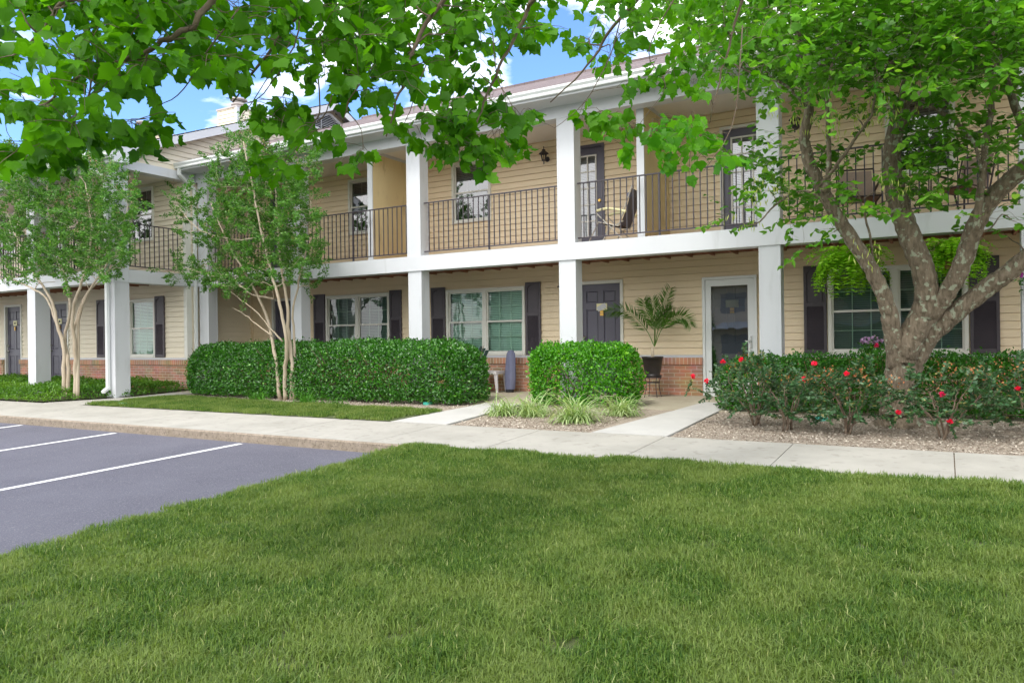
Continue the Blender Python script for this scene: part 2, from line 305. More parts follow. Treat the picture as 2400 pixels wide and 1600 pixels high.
b = MB(); b.add([(-45, 7.09, G(7.09)-.2), (-5.3, 7.09, G(7.09)-.2), (-5.3, 7.09, G(7.09)-.02), (-45, 7.09, G(7.09)-.02), (-5.3, 7.105, G(7.1)-.003), (-45, 7.105, G(7.1)-.003), (-45, 7.119, G(7.1)-.003), (-5.3, 7.119, G(7.1)-.003)],
                [(0, 1, 2, 3), (3, 2, 4, 5), (5, 4, 7, 6)]); struct(b.build('kerb', M['kerb']))
gsheet('path', M['concretenew'], [[(-7.08, 8.64), (-6.08, 8.64), (-6.2, 10.99), (-6.9, 10.99)]], .004, .1)
gsheet('path', M['concretenew'], [[(-3.86, 8.64), (-2.885, 8.64), (-2.885, 10.99), (-3.5, 10.99)], [(-3.5, 11.0), (-2.885, 11.0), (-2.885, 11.995), (-3.38, 11.995)]], .006, .1)
gsheet('path', M['concrete'], [[(-16.3, 8.64), (-14.95, 8.64), (-14.5, 10.99), (-15.25, 10.99), (-15.35, 9.9)]], .004, .1)
gsheet('patio', M['patio'], [[(-15.6, 11.0), (6, 11.0), (6, 11.99), (-15.6, 11.99)], [(-15.6, 12.0), (6, 12.0), (6, 13.45), (-15.6, 13.45)]], 0, .12)
gsheet('flower_bed', M['bark_mulch'], [[(-14.6, 10.3), (-13.3, 10.25), (-12.1, 10.1), (-9.3, 9.95), (-7.05, 9.9), (-6.9, 11.0), (-14.5, 11.0)]], -.012)
gsheet('flower_bed', M['bark_mulch'], [[(-6.05, 8.64), (-3.87, 8.64), (-3.5, 11.0), (-6.18, 11.0)]], -.012)
gsheet('flower_bed', M['bark_mulch'], [[(-2.87, 8.64), (9, 8.64), (9, 11.0), (-2.87, 11.0)]], -.012)
# bark chips lying on the beds
def chips(name, region, n, label):
    P = []
    while len(P) < n:
        x, y = rng.uniform(region[0], region[1]), rng.uniform(region[2], region[3]); P.append((x, y, G(y)-.006+rng.uniform(0, .012)))
    P = np.array(P); D = rdir(n); D[:, 2] *= .25; Z = np.tile([0, 0, 1.], (n, 1)) + rng.normal(size=(n, 3))*.35
    tag(leaves(name, M['chip'], None, P, D, nrm(Z), rng.uniform(.012, .038, n), T_RHOMB), label, 'mulch', None, 'stuff')
chips('wood_chips', (-6.0, -3.92, 8.66, 11.0), 8000, 'pale bark chips between the two front walks')
chips('wood_chips', (-2.85, 2.0, 8.66, 11.0), 16000, 'pale bark chips round the big tree and roses')
chips('wood_chips', (-14.4, -7.0, 10.1, 11.0), 4500, 'brown bark chips along the long hedge')

# lawn soil and grass
lawn_edge = [(-5.30, -3)] + [(-5.47+.05*sin(y*2.3)+.035*sin(y*5.9+1), y) for y in np.arange(-2.5, 6.9, .25)] + [(-5.45, 7.0), (-5.33, 7.12)]
top = [(x, 7.17+.05*sin(x*1.9)+.05*sin(x*.9+2)+.03*sin(x*4.3)) for x in np.arange(-5.1, 6.2, .3)]
lawn_poly = lawn_edge + top + [(6.2, -3)]
lawn_poly = lawn_poly[::-1]
gsheet('lawn', M['soil'], [lawn_poly], .012, .2)
strip_poly = [(-14.93, 8.64), (-7.09, 8.64), (-7.0, 9.9), (-9.3, 10.0), (-12.1, 10.15), (-13.3, 10.3), (-14.6, 10.4)]
gsheet('lawn', M['soil'], [strip_poly], .006)
gc = bpy.data.collections.new('grass_source')
def patch(i, nb, rad, hmin, hmax, wd):
    P = rng.uniform(-rad, rad, size=(nb, 2)); az = rng.uniform(0, 2*pi, nb); lean = rng.uniform(.1, 1.0, nb); h = rng.uniform(hmin, hmax, nb)
    cl = rng.normal(size=(nb, 2))*.3
    d = np.stack([np.cos(az), np.sin(az)], 1)+cl; side = np.stack([-np.sin(az), np.cos(az)], 1)*wd/2
    v = np.zeros((nb, 5, 3))
    for k, (t, wf) in enumerate(((0, 1), (.55, .85))):
        off = d*(lean*h*t*t)[:, None]
        for j, sgn in enumerate((-1, 1)):
            v[:, 2*k+j, :2] = P+off+side*sgn*wf; v[:, 2*k+j, 2] = h*t*(1-.25*lean*t)
    v[:, 4, :2] = P+d*(lean*h)[:, None]; v[:, 4, 2] = h*(1-.45*lean)
    f = np.array([(0, 1, 3), (0, 3, 2), (2, 3, 4)])[None]+(np.arange(nb)*5)[:, None, None]
    fastmesh('grass_patch', v.reshape(-1, 3), f.reshape(-1, 3), M['grass'], None, coll=gc)
for i in range(6): patch(i, 260, .13, .028, .066, .0046)
def grassify(name, polys, density, dz, label):
    b = MB()
    for pts in polys: v = gpoly(pts, dz); b.add(v, [tuple(range(len(v)))])
    o = b.build(name, M['grass']); tag(o, label, 'grass', None, 'stuff')
    bm = bmesh.new(); bm.from_mesh(o.data); bmesh.ops.triangulate(bm, faces=bm.faces[:]); bm.to_mesh(o.data); bm.free()
    g = bpy.data.node_groups.new('grass_nodes', 'GeometryNodeTree')
    g.interface.new_socket('Geometry', in_out='INPUT', socket_type='NodeSocketGeometry'); g.interface.new_socket('Geometry', in_out='OUTPUT', socket_type='NodeSocketGeometry')
    n = g.nodes.new; l = g.links.new; gi = n('NodeGroupInput'); go = n('NodeGroupOutput')
    dp = n('GeometryNodeDistributePointsOnFaces'); dp.inputs['Density'].default_value = density; l(gi.outputs[0], dp.inputs['Mesh'])
    ci = n('GeometryNodeCollectionInfo'); ci.inputs['Collection'].default_value = gc; ci.inputs['Separate Children'].default_value = True; ci.inputs['Reset Children'].default_value = True
    ip = n('GeometryNodeInstanceOnPoints'); ip.inputs['Pick Instance'].default_value = True
    rv = n('FunctionNodeRandomValue'); rv.data_type = 'FLOAT_VECTOR'; rv.inputs['Min'].default_value = (0, 0, 0); rv.inputs['Max'].default_value = (0, 0, 6.283)
    rs = n('FunctionNodeRandomValue'); rs.data_type = 'FLOAT'; rs.inputs[2].default_value = .7; rs.inputs[3].default_value = 1.25
    l(dp.outputs['Points'], ip.inputs['Points']); l(ci.outputs[0], ip.inputs['Instance']); l(rv.outputs['Value'], ip.inputs['Rotation']); l(rs.outputs[1], ip.inputs['Scale'])
    l(ip.outputs[0], go.inputs[0]); mo = o.modifiers.new('grass', 'NODES'); mo.node_group = g
    return o
inset = [(x+(.10 if i < 0 else 0), y) for i, (x, y) in enumerate(lawn_poly)]
near = [(max(x, -5.40) if x < 0 else x, min(y, 7.10+(y-7.17)*.8)) for x, y in lawn_poly]
grassify('grass', [near], 105, .012, 'large green front lawn filling the foreground')
s_in = [(-14.85, 8.72), (-7.2, 8.72), (-7.12, 9.85), (-9.3, 9.95), (-12.1, 10.1), (-13.3, 10.22), (-14.5, 10.3)]
grassify('grass', [s_in], 75, .006, 'narrow green lawn strip between long hedge and sidewalk')
#PART2
# ------------------------------------------------------------------ apartment building
YW, YC, WX, WW, WC = 13.4, 11.75, -15.52, 11.5, 9.70     # wall plane, column plane, wing side, wing wall, wing columns
B = empty('apartment_building', (-6, 13.4, 0), 'two-storey beige apartment building with white columns, balconies and brick base', 'building')
LAP = .122
def siding(name, m, O, A, Nv, u0, u1, z0, z1, holes=(), parent=B, topf=None):
    """lap siding on the plane through O; A along, Nv out; holes (u0,u1,z0,z1)"""
    O, A, Nv = Vector(O), Vector(A), Vector(Nv); b = MB()
    cuts = {z0, z1}
    k = 0
    while z0+k*LAP < z1: cuts.add(z0+k*LAP); k += 1
    for h in holes:
        for z in h[2:4]:
            if z0 < z < z1: cuts.add(z)
    cuts = sorted(cuts)
    def off(z, top=False):
        q = (z-z0)/LAP; fr = q-math.floor(q+1e-6)
        if top and fr < 1e-4: fr = 1
        return .018*(1-fr)+.002
    for za, zb in zip(cuts[:-1], cuts[1:]):
        if zb-za < 1e-5: continue
        segs = [(u0, u1)]; zm = (za+zb)/2
        if topf: r = topf(zm); segs = [(max(u0, r[0]), min(u1, r[1]))] if r else []
        for h in holes:
            if h[2] < zm < h[3]:
                ns = []
                for a, c in segs:
                    if h[1] <= a or h[0] >= c: ns.append((a, c)); continue
                    if h[0] > a: ns.append((a, h[0]))
                    if h[1] < c: ns.append((h[1], c))
                segs = ns
        oa, ob = off(za), off(zb, True); isb = abs((za-z0)/LAP-round((za-z0)/LAP)) < 1e-4 and zb-za > .02; zs = za+.007 if isb else za
        for a, c in segs:
            if c-a < 1e-4: continue
            p = lambda u, z, o: O+A*u+Nv*o+Vector((0, 0, z))
            b.quad(p(a, zs, oa), p(c, zs, oa), p(c, zb, ob), p(a, zb, ob))
            if isb: b.quad(p(a, zs+.004, -.03), p(c, zs+.004, -.03), p(c, zs, oa), p(a, zs, oa)); b.quad(p(a, za, .002), p(c, za, .002), p(c, za-.004, -.03), p(a, za-.004, -.03)); b.quad(p(a, za-.004, -.03), p(c, za-.004, -.03), p(c, zs+.004, -.03), p(a, zs+.004, -.03))
    return b.build(name, m, parent)
def window(Y, x0, x1, z0, z1, units=1, slats='blind', cover=1.0, cols=3, name='window', gl='glass', curtain=False, muntin='trim', rows=2, onetop=False):
    """frame proud of the wall, sashes, muntins, blind and a dim room behind"""
    wt = .055; fr = MB()
    fr.box(x0, x0+wt, Y-.045, Y+.03, z0, z1); fr.box(x1-wt, x1, Y-.045, Y+.03, z0, z1)
    fr.box(x0+wt, x1-wt, Y-.045, Y+.03, z1-wt, z1); fr.box(x0+wt, x1-wt, Y-.055, Y+.03, z0, z0+wt)
    f = fr.build(name, M['trim'], B)
    sash, mun, gls = MB(), MB(), MB()
    wu = (x1-x0-2*wt-(units-1)*.09)/units
    for k in range(units):
        a = x0+wt+k*(wu+.09); c = a+wu
        if k: sash.box(a-.09, a, Y-.035, Y+.03, z0+wt, z1-wt)
        zm = (z0+z1)/2; t = .03
        for lo, hi, yy in ((z0+wt, zm+.012, Y+.0), (zm-.012, z1-wt, Y+.022)):
            sash.box(a, a+t, yy-.02, yy+.015, lo, hi); sash.box(c-t, c, yy-.02, yy+.015, lo, hi)
            sash.box(a+t, c-t, yy-.02, yy+.015, lo, lo+t); sash.box(a+t, c-t, yy-.02, yy+.015, hi-t, hi)
            gls.quad((a+t, yy, lo+t), (c-t, yy, lo+t), (c-t, yy, hi-t), (a+t, yy, hi-t))
            if yy == Y and onetop: continue
            for j in range(1, cols): xx = a+t+(c-a-2*t)*j/cols; mun.box(xx-.007, xx+.007, yy+.004, yy+.012, lo+t, hi-t)
            for j in range(1, rows): z_ = lo+t+(hi-lo-2*t)*j/rows; mun.box(a+t, c-t, yy+.013, yy+.02, z_-.007, z_+.007)
    sash.build('sash', M['trim'], f); gls.build('glass_pane', M[gl], f); mun.build('muntins', M[muntin], f)
    if slats:
        b = MB(); zt = z1-wt-.01; zb = zt-(z1-z0-2*wt-.02)*cover; z = zt
        while z > zb:
            b.quad((x0+wt+.02, Y+.075, z-.030), (x1-wt-.02, Y+.075, z-.030), (x1-wt-.02, Y+.100, z), (x0+wt+.02, Y+.100, z)); z -= .036
        b.build('blind', M[slats], f)
    if curtain:
        b = MB(); xs = np.linspace(x0+wt, x0+wt+(x1-x0)*curtain, 30)
        for p, q in zip(xs[:-1], xs[1:]):
            b.quad((p, Y+.15+.02*sin(p*60), z0+wt), (q, Y+.15+.02*sin(q*60), z0+wt), (q, Y+.15+.02*sin(q*60), z1-wt), (p, Y+.15+.02*sin(p*60), z1-wt))
        b.build('curtain', M['curtain'], f)
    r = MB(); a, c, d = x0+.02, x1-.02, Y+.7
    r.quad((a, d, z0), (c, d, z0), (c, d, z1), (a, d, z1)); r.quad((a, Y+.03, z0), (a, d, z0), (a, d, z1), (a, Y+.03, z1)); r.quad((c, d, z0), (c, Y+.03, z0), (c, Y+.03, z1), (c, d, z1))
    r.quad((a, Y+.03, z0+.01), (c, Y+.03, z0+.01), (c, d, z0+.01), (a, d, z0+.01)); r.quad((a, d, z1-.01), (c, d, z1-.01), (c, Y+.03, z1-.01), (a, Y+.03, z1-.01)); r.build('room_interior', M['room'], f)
    return f
def shutter(Y, x0, x1, z0, z1):
    b = MB(); t = .045; y0 = Y-.05; b.box(x0, x1, Y-.03, Y-.012, z0, z1)
    b.box(x0, x0+t, y0, Y-.03, z0, z1); b.box(x1-t, x1, y0, Y-.03, z0, z1)
    zm = z0+(z1-z0)*.56
    for a, c in ((z0, z0+.07), (zm-.03, zm+.03), (z1-.05, z1)): b.box(x0+t, x1-t, y0, Y-.03, a, c)
    n = 10; w2 = (x1-x0-2*t)/2; xc = (x0+x1)/2                      # arched head
    for k in range(n):
        u0 = -1+2*k/n; u1 = -1+2*(k+1)/n; za = z1-.05-.06*u0*u0; zb = z1-.05-.06*u1*u1
        b.add([(xc+u0*w2, y0, za), (xc+u1*w2, y0, zb), (xc+u1*w2, y0, z1-.049), (xc+u0*w2, y0, z1-.049), (xc+u0*w2, Y-.03, za), (xc+u1*w2, Y-.03, zb)], [(0, 1, 2, 3), (0, 4, 5, 1)])
    z = z0+.07                                                      # louvres below, flat panel above
    while z < zm-.035: b.quad((x0+t, y0+.001, z), (x1-t, y0+.001, z), (x1-t, Y-.031, z+.022), (x0+t, Y-.031, z+.022)); z += .024
    b.box(x0+t+.015, x1-t-.015, Y-.04, Y-.03, zm+.045, z1-.13)
    return b.build('shutter', M['shutter'], B)
def text(name, s, size, loc, m, parent, rotx=pi/2, roty=0.0):
    cu = bpy.data.curves.new(name, 'FONT'); cu.body = s; cu.size = size; cu.align_x = 'CENTER'; cu.align_y = 'CENTER'; cu.extrude = .001; cu.offset = .0015
    o = bpy.data.objects.new(name, cu); COL.objects.link(o); bpy.context.view_layer.update()
    me = bpy.data.meshes.new_from_object(o.evaluated_get(bpy.context.evaluated_depsgraph_get())); bpy.data.objects.remove(o)
    me.transform(Matrix.Rotation(roty, 4, 'Y') @ Matrix.Rotation(rotx, 4, 'X')); me.materials.clear(); me.materials.append(m)
    q = bpy.data.objects.new(name, me); COL.objects.link(q); q.location = loc
    if parent: q.parent = parent; q.matrix_parent_inverse = Matrix.Translation(B.location).inverted()
    return q
def panel_door(Y, x0, x1, z0, z1, number=None, tilt=0, handle_right=False, knob=True, trimw=.06, casing=True):
    """six-panel entry door with casing; x0..x1 outer casing"""
    a, c, h = x0+trimw, x1-trimw, z1-trimw; b = MB(); yb = Y+.05
    d = MB(); st, w = .11, (c-a)
    px = [(a+st, a+st+(w-3*st)/2), (c-st-(w-3*st)/2, c-st)]; H = h-z0
    pz = [(z0+.12*H, z0+.36*H), (z0+.44*H, z0+.77*H), (z0+.83*H, z0+.94*H)]
    d.box(a, c, yb, yb+.03, z0, h)
    zs = [z0]+[v for p in pz for v in p]+[h]
    for i in range(0, len(zs), 2): d.box(a, c, yb-.016, yb, zs[i], zs[i+1])
    for q0, q1 in ((a, px[0][0]), (px[0][1], px[1][0]), (px[1][1], c)):
        for p in pz: d.box(q0, q1, yb-.016, yb, p[0], p[1])
    for q in px:
        for p in pz:
            i = .03; x_0, x_1, z_0, z_1 = q[0]+i, q[1]-i, p[0]+i, p[1]-i
            d.add([(q[0]+.012, yb-.002, p[0]+.012), (q[1]-.012, yb-.002, p[0]+.012), (q[1]-.012, yb-.002, p[1]-.012), (q[0]+.012, yb-.002, p[1]-.012), (x_0, yb-.013, z_0), (x_1, yb-.013, z_0), (x_1, yb-.013, z_1), (x_0, yb-.013, z_1)],
                  [(0, 1, 5, 4), (1, 2, 6, 5), (2, 3, 7, 6), (3, 0, 4, 7), (4, 5, 6, 7)])
    door = d.build('door', M['door'], B)
    if casing:
        b.box(x0, a, Y-.035, Y+.06, z0, z1); b.box(c, x1, Y-.035, Y+.06, z0, z1); b.box(a, c, Y-.035, Y+.06, h, z1); b.box(a, c, Y-.03, Y+.09, z0-.02, z0)
        b.build('door_frame', M['trim'], door)
    if knob:
        kx = c-.07 if handle_right else a+.07
        for z, nm in ((z0+.93, 'handle'), (z0+1.08, 'deadbolt')): k = MB(); k.tube([(kx, yb-.016, z), (kx, yb-.04, z), (kx, yb-.05, z), (kx, yb-.075, z)], [.03, .028, .014, .03], 12); k.build(nm, M['nickel'], door, True)
    if number:
        xm, zm = (a+c)/2+.02, z0+.79*H; p = MB(); p.box(xm-.11, xm+.11, yb-.026, yb-.017, zm-.065, zm+.065); p.build('number_plate', M['cream'], door)
        if tilt:
            q = MB(); cs, sn = cos(tilt), sin(tilt)
            q.add([(xm+u*cs-v*sn, yb-.0285, zm-.005+u*sn+v*cs) for u, v in ((-.10, -.05), (.09, -.05), (.09, .045), (-.10, .045))], [(0, 1, 2, 3)]); q.build('number_card', M['white'], door)
        text('number', number, .062, (xm, yb-.031, zm), M['ink'], door, roty=-tilt)
        e = MB(); e.box(xm-.035, xm+.035, yb-.03, yb-.017, zm-.12, zm-.075); e.box(xm-.035, xm+.035, yb-.035, yb-.017, zm-.17, zm-.13); e.build('knocker', M['brass'], door)
    return door
def glass_door(Y, x0, x1, z0, z1, flip=False):
    """balcony door: dark leaf, cream lite frame with fifteen panes, blind behind"""
    d = MB(); t = .05; a, c, h = x0+t, x1-t, z1-t; ga, gc_, gz0, gz1 = a+.13, c-.13, z0+.30, h-.14; y = Y+.03
    d.box(a, ga, y, y+.04, z0, h); d.box(gc_, c, y, y+.04, z0, h); d.box(ga, gc_, y, y+.04, z0, gz0); d.box(ga, gc_, y, y+.04, gz1, h)
    door = d.build('balcony_door', M['door'], B)
    f = MB(); f.box(x0, a, Y-.03, Y+.05, z0, z1); f.box(c, x1, Y-.03, Y+.05, z0, z1); f.box(a, c, Y-.03, Y+.05, h, z1)
    f.build('door_frame', M['trim'] if flip else M['door'], door)
    l_ = MB(); w = .03
    l_.box(ga, ga+w, y-.012, y, gz0, gz1); l_.box(gc_-w, gc_, y-.012, y, gz0, gz1); l_.box(ga+w, gc_-w, y-.012, y, gz0, gz0+w); l_.box(ga+w, gc_-w, y-.012, y, gz1-w, gz1)
    for j in (1, 2): xx = ga+(gc_-ga)*j/3; l_.box(xx-.012, xx+.012, y-.01, y+.002, gz0+w, gz1-w)
    for j in range(1, 5): z_ = gz0+(gz1-gz0)*j/5; l_.box(ga+w, gc_-w, y-.0105, y+.003, z_-.012, z_+.012)
    l_.build('lite_grid', M['trim'], door)
    g = MB(); g.quad((ga, y+.006, gz0), (gc_, y+.006, gz0), (gc_, y+.006, gz1), (ga, y+.006, gz1)); g.build('glass_pane', M['glassclear'], door)
    s = MB(); z = gz1
    while z > gz0: s.quad((ga, y+.05, z-.028), (gc_, y+.05, z-.028), (gc_, y+.07, z), (ga, y+.07, z)); z -= .03
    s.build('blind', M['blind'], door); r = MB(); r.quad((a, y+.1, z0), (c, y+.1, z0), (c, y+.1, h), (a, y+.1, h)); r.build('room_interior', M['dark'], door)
    k = MB(); kx = c-.06; k.tube([(kx, y, z0+1.0), (kx, y-.06, z0+1.0)], [.028, .028], 10); k.build('handle', M['brass'], door)
    return door

# holes: (x0, x1, z0, z1)
lo_h = [(-9.374, -7.42, .74, 2.15), (-12.9, -10.95, .74, 2.17), (-1.68, .31, .74, 2.15), (-6.25, -5.29, 0, 2.17), (-3.77, -2.82, 0, 2.12), (-14.75, -13.75, 0, 2.17), (2.6, 3.55, 0, 2.15)]
up_h = [(-9.185, -8.20, 3.56, 4.87), (-12.14, -11.12, 3.56, 4.86), (-.80, .17, 3.56, 4.86), (-6.58, -5.64, 2.72, 4.82), (-3.43, -2.50, 2.72, 4.76), (-14.75, -13.8, 2.72, 4.8)]
wl_h = [(-18.74, -16.70, .74, 2.19), (-23.68, -22.76, 0, 2.26), (-21.45, -20.42, 0, 2.26)]
wu_h = [(-17.67, -16.70, 3.6, 4.93), (-21.5, -20.5, 2.72, 4.85), (-24, -23, 3.6, 4.9)]
X0, X1, XL = WX, 6.0, -36.0
siding('siding', M['siding'], (0, YW, 0), (1, 0, 0), (0, -1, 0), X0, X1, .735, 2.66, [h for h in lo_h])
siding('siding', M['siding'], (0, YW, 0), (1, 0, 0), (0, -1, 0), X0, X1, 2.70, 5.04, up_h)
siding('siding', M['sidinglight'], (0, WW, 0), (1, 0, 0), (0, -1, 0), XL, WX, .735, 2.66, wl_h)
siding('siding', M['sidinglight'], (0, WW, 0), (1, 0, 0), (0, -1, 0), XL, WX, 2.70, 5.04, wu_h)
siding('siding', M['sidinglight'], (WX, 0, 0), (0, 1, 0), (1, 0, 0), WW, YW+.04, .735, 5.3)
b = MB(); b.box(WX-.02, WX+.045, YW-.045, YW+.02, .735, 2.52); b.box(WX-.02, WX+.045, YW-.045, YW+.02, 2.71, 5.03); b.build('corner_trim', M['siding'], B)
RZ_ = lambda y, y0=9.65, z0=5.30: z0+.411*(y-y0)
def gab(z):
    a = (z+.03-5.30)/.411+9.65+.05; c = 2*16.25-a; return (a, c) if c > a else None
siding('gable_siding', M['sidinglight'], (WX, 0, 0), (0, 1, 0), (1, 0, 0), 9.7, 22.6, 5.09, 8.0, [], topf=lambda z: (lambda r: (max(r[0], 9.72), r[1]) if r else None)(gab(z)))
# brick base with rowlock cap, and the white starter strip
def brick_run(x0, x1, Y, holes):
    b = MB(); c = MB(); t = MB(); xs = [x0]
    for h in sorted(holes):
        if h[2] < .6: xs += [h[0]-.005, h[1]+.005]
    xs.append(x1)
    for a, e in zip(xs[::2], xs[1::2]):
        if e <= a: continue
        b.box(a, e, Y-.075, Y+.05, -.45, .565); c.box(a, e, Y-.115, Y+.05, .565, .684); t.box(a, e, Y-.045, Y+.04, .686, .733)
    b.build('brick_base', M['brick'], B); c.build('brick_cap', M['brickcap'], B); t.build('base_trim', M['white'], B)
brick_run(X0+.08, X1, YW, lo_h); brick_run(XL, WX, WW, wl_h)
b = MB(); b.box(WX, WX+.075, WW-.075, YW-.08, -.45, .565); b.build('brick_base', M['brick'], B)
b = MB(); b.box(WX, WX+.115, WW-.115, YW-.12, .566, .685); b.build('brick_cap', M['brickcap'], B)
b = MB(); b.box(WX, WX+.045, WW-.045, YW-.05, .686, .733); b.box(WX-.08, WX+.03, WW-.03, WW+.1, .735, 2.42); b.box(WX-.08, WX+.03, WW-.03, WW+.1, 2.72, 4.92); b.build('corner_trim', M['trim'], B)
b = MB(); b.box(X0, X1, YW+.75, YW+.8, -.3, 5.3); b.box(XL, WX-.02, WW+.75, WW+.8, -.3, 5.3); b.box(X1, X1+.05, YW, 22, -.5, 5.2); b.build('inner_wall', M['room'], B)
# windows and shutters
window(YW, *lo_h[0], units=2, slats='blind', curtain=False); window(YW, *lo_h[1], units=2, slats='blinddark', cover=1, curtain=.24); window(YW, *lo_h[2], units=2, slats='blinddark')
window(YW, *up_h[0], slats='blind', cover=.27, gl='glassclear', onetop=True, rows=1); window(YW, *up_h[1], slats='blinddark', cover=.27, gl='glassclear', onetop=True); window(YW, *up_h[2], slats='blinddark', gl='glassclear')
window(WW, *wl_h[0], units=2, slats='blind'); window(WW, *wu_h[0], slats=None, gl='glassclear'); window(WW, *wu_h[2], slats=None, gl='glassclear')
for x0, x1 in ((-7.40, -7.055), (-9.77, -9.40), (-13.29, -12.93), (-10.93, -10.60), (-2.055, -1.70), (.33, .71)): shutter(YW, x0, x1, .745, 2.215)
for x0, x1 in ((-19.10, -18.76), (-16.68, -16.33)): shutter(WW, x0, x1, .745, 2.23)
# doors
panel_door(YW, *lo_h[3], number='402', tilt=.45, knob=True)
d601 = panel_door(YW+.06, -3.77, -2.82, 0.03, 2.12, number='401', knob=False, casing=False, trimw=.05)
panel_door(YW, *lo_h[5], number=None, handle_right=True); panel_door(YW, *lo_h[6])
for h in wl_h[1:]:
    d = panel_door(WW, *h); q = MB(); xm = (h[0]+h[1])/2+.02; q.box(xm-.09, xm+.09, WW+.02, WW+.033, 1.66, 1.80); q.build('number_plate', M['cream'], d)
    q = MB(); q.box(xm-.03, xm+.03, WW+.015, WW+.02, 1.70, 1.76); q.build('number', M['ink'], d); q = MB(); q.box(xm-.02, xm+.02, WW+.01, WW+.03, 1.52, 1.63); q.build('knocker', M['brass'], d)
b = MB(); x0, x1, z1 = -3.77, -2.82, 2.12                                             # white storm door in front of 601
b.box(x0, x0+.05, YW-.06, YW+.1, .0, z1); b.box(x1-.05, x1, YW-.06, YW+.1, .0, z1); b.box(x0+.05, x1-.05, YW-.06, YW+.1, z1-.05, z1); b.box(x0+.05, x1-.05, YW-.06, YW+.1, -.01, .03)
sdr = b.build('storm_door', M['gutter'], B); b = MB(); a, c, h = x0+.055, x1-.055, z1-.055
b.box(a, a+.10, YW-.045, YW-.01, .035, h); b.box(c-.10, c, YW-.045, YW-.01, .035, h); b.box(a+.1, c-.1, YW-.045, YW-.01, h-.11, h); b.box(a+.1, c-.1, YW-.045, YW-.01, .035, .26); b.build('storm_frame', M['gutter'], sdr)
b = MB(); b.quad((a+.1, YW-.025, .26), (c-.1, YW-.025, .26), (c-.1, YW-.025, h-.11), (a+.1, YW-.025, h-.11)); b.build('glass_pane', M['glassdoor'], sdr)
b = MB(); b.box(c-.06, c-.03, YW-.055, YW-.045, .84, 1.06); b.tube([(c-.045, YW-.05, .97), (c-.045, YW-.1, .97), (c-.14, YW-.1, .98)], .010, 8); b.build('handle', M['nickel'], sdr)
glass_door(YW, *up_h[3]); glass_door(YW, *up_h[4], flip=True); glass_door(YW, *up_h[5]); glass_door(WW, *wu_h[1])
# columns
cols = [(-15.42, -15.09), (-12.39, -12.06), (-9.155, -8.825), (-5.845, -5.515), (-2.457, -2.13), (.86, 1.19), (4.2, 4.53)]
def column(x0, x1, y0, y1, z0, z1):
    b = MB(); b.box(x0+.003, x1-.003, y0+.003, y1-.003, z0, z1); e = .028
    for xa, xb in ((x0, x0+e), (x1-e, x1)):
        for ya, yb in ((y0, y0+e), (y1-e, y1)): b.box(xa, xb, ya, yb, z0, z1)
    if z0 < 1: b.box(x0-.008, x1+.008, y0-.008, y1+.008, z0, z0+.1)
    return b.build('column', M['white'], B)
for x0, x1 in cols: column(x0+.01, x1-.0, YC+.01, YC+.27, G(YC)-.02, 2.42); column(x0, x1-.0, YC, YC+.27, 2.712, 4.90)
wcols = [(-15.80, -15.5), (-18.97, -18.63), (-22.1, -21.76), (-25.3, -24.96)]
for x0, x1 in wcols: column(x0, x1, WC, WC+.34, -.15, 2.42); column(x0, x1, WC, WC+.34, 2.712, 4.90)
# balcony beams, decks, joists
def beam(*a, m='white', name='balcony_beam'): b = MB(); b.box(*a); return b.build(name, M[m], B)
beam(WX+.06, X1+.3, YC-.015, YC+.27, 2.42, 2.71); beam(XL, -15.49, WC-.015, WC+.31, 2.42, 2.71); beam(-15.77, -15.475, WC+.31, YC-.02, 2.425, 2.705)
beam(WX+.04, X1, YC+.27, YW, 2.655, 2.70, m='joist', name='balcony_deck'); beam(XL, -15.77, WC+.31, WW, 2.655, 2.70, m='joist', name='balcony_deck')
b = MB(); x = WX+.2
while x < X1: b.box(x, x+.04, YC+.27, YW-.02, 2.50, 2.655); x += .405
b.build('joists', M['joist'], B); b = MB(); x = XL
while x < -15.8: b.box(x, x+.04, WC+.31, WW-.02, 2.50, 2.655); x += .405
b.build('joists', M['joist'], B)
b = MB(); b.box(WX+.05, X1, YW-.06, YW-.021, 2.53, 2.654); b.build('ledger_board', M['joist'], B); b = MB(); b.box(XL, WX-.02, WW-.06, WW-.021, 2.53, 2.654); b.build('ledger_board', M['joist'], B)
# porch ceiling, frieze, soffit, gutter
beam(WX+.02, X1, YC+.25, YW+.02, 5.03, 5.05, m='ceiling', name='porch_ceiling'); beam(XL, WX+.0, WC+.3, WW+.02, 5.0, 5.02, m='ceiling', name='porch_ceiling')
beam(WX+.05, X1+.3, YC-.01, YC+.25, 4.90, 5.12, name='frieze'); beam(XL, -15.49, WC-.01, WC+.3, 4.90, 5.03, name='frieze'); beam(-15.76, -15.48, WC+.3, YC+.02, 4.905, 5.105, name='frieze')
def eave(x0, x1, yf, yw, z):
    b = MB(); b.box(x0, x1, yf+.11, yw, z-.015, z); b.box(x0, x1, yf+.09, yf+.112, z-.02, z+.16); b.build('soffit', M['white'], B)
    b = MB(); pr = [(.088, .0), (.03, .0), (.022, .02), (.03, .05), (.0, .09), (.0, .125), (.012, .125), (.012, .11), (.088, .11)]
    v = [(x0, yf+p, z+.02+q) for p, q in pr]+[(x1, yf+p, z+.02+q) for p, q in pr]; n = len(pr)
    b.add(v, [(i, i+1, i+1+n, i+n) for i in range(n-1)]+[tuple(range(n)), tuple(range(2*n-1, n-1, -1))]); b.build('gutter', M['gutter'], B)
eave(-15.62, X1+.4, 11.17, YC-.01, 5.12); eave(XL, -15.19, 9.34, WC-.02, 5.03)
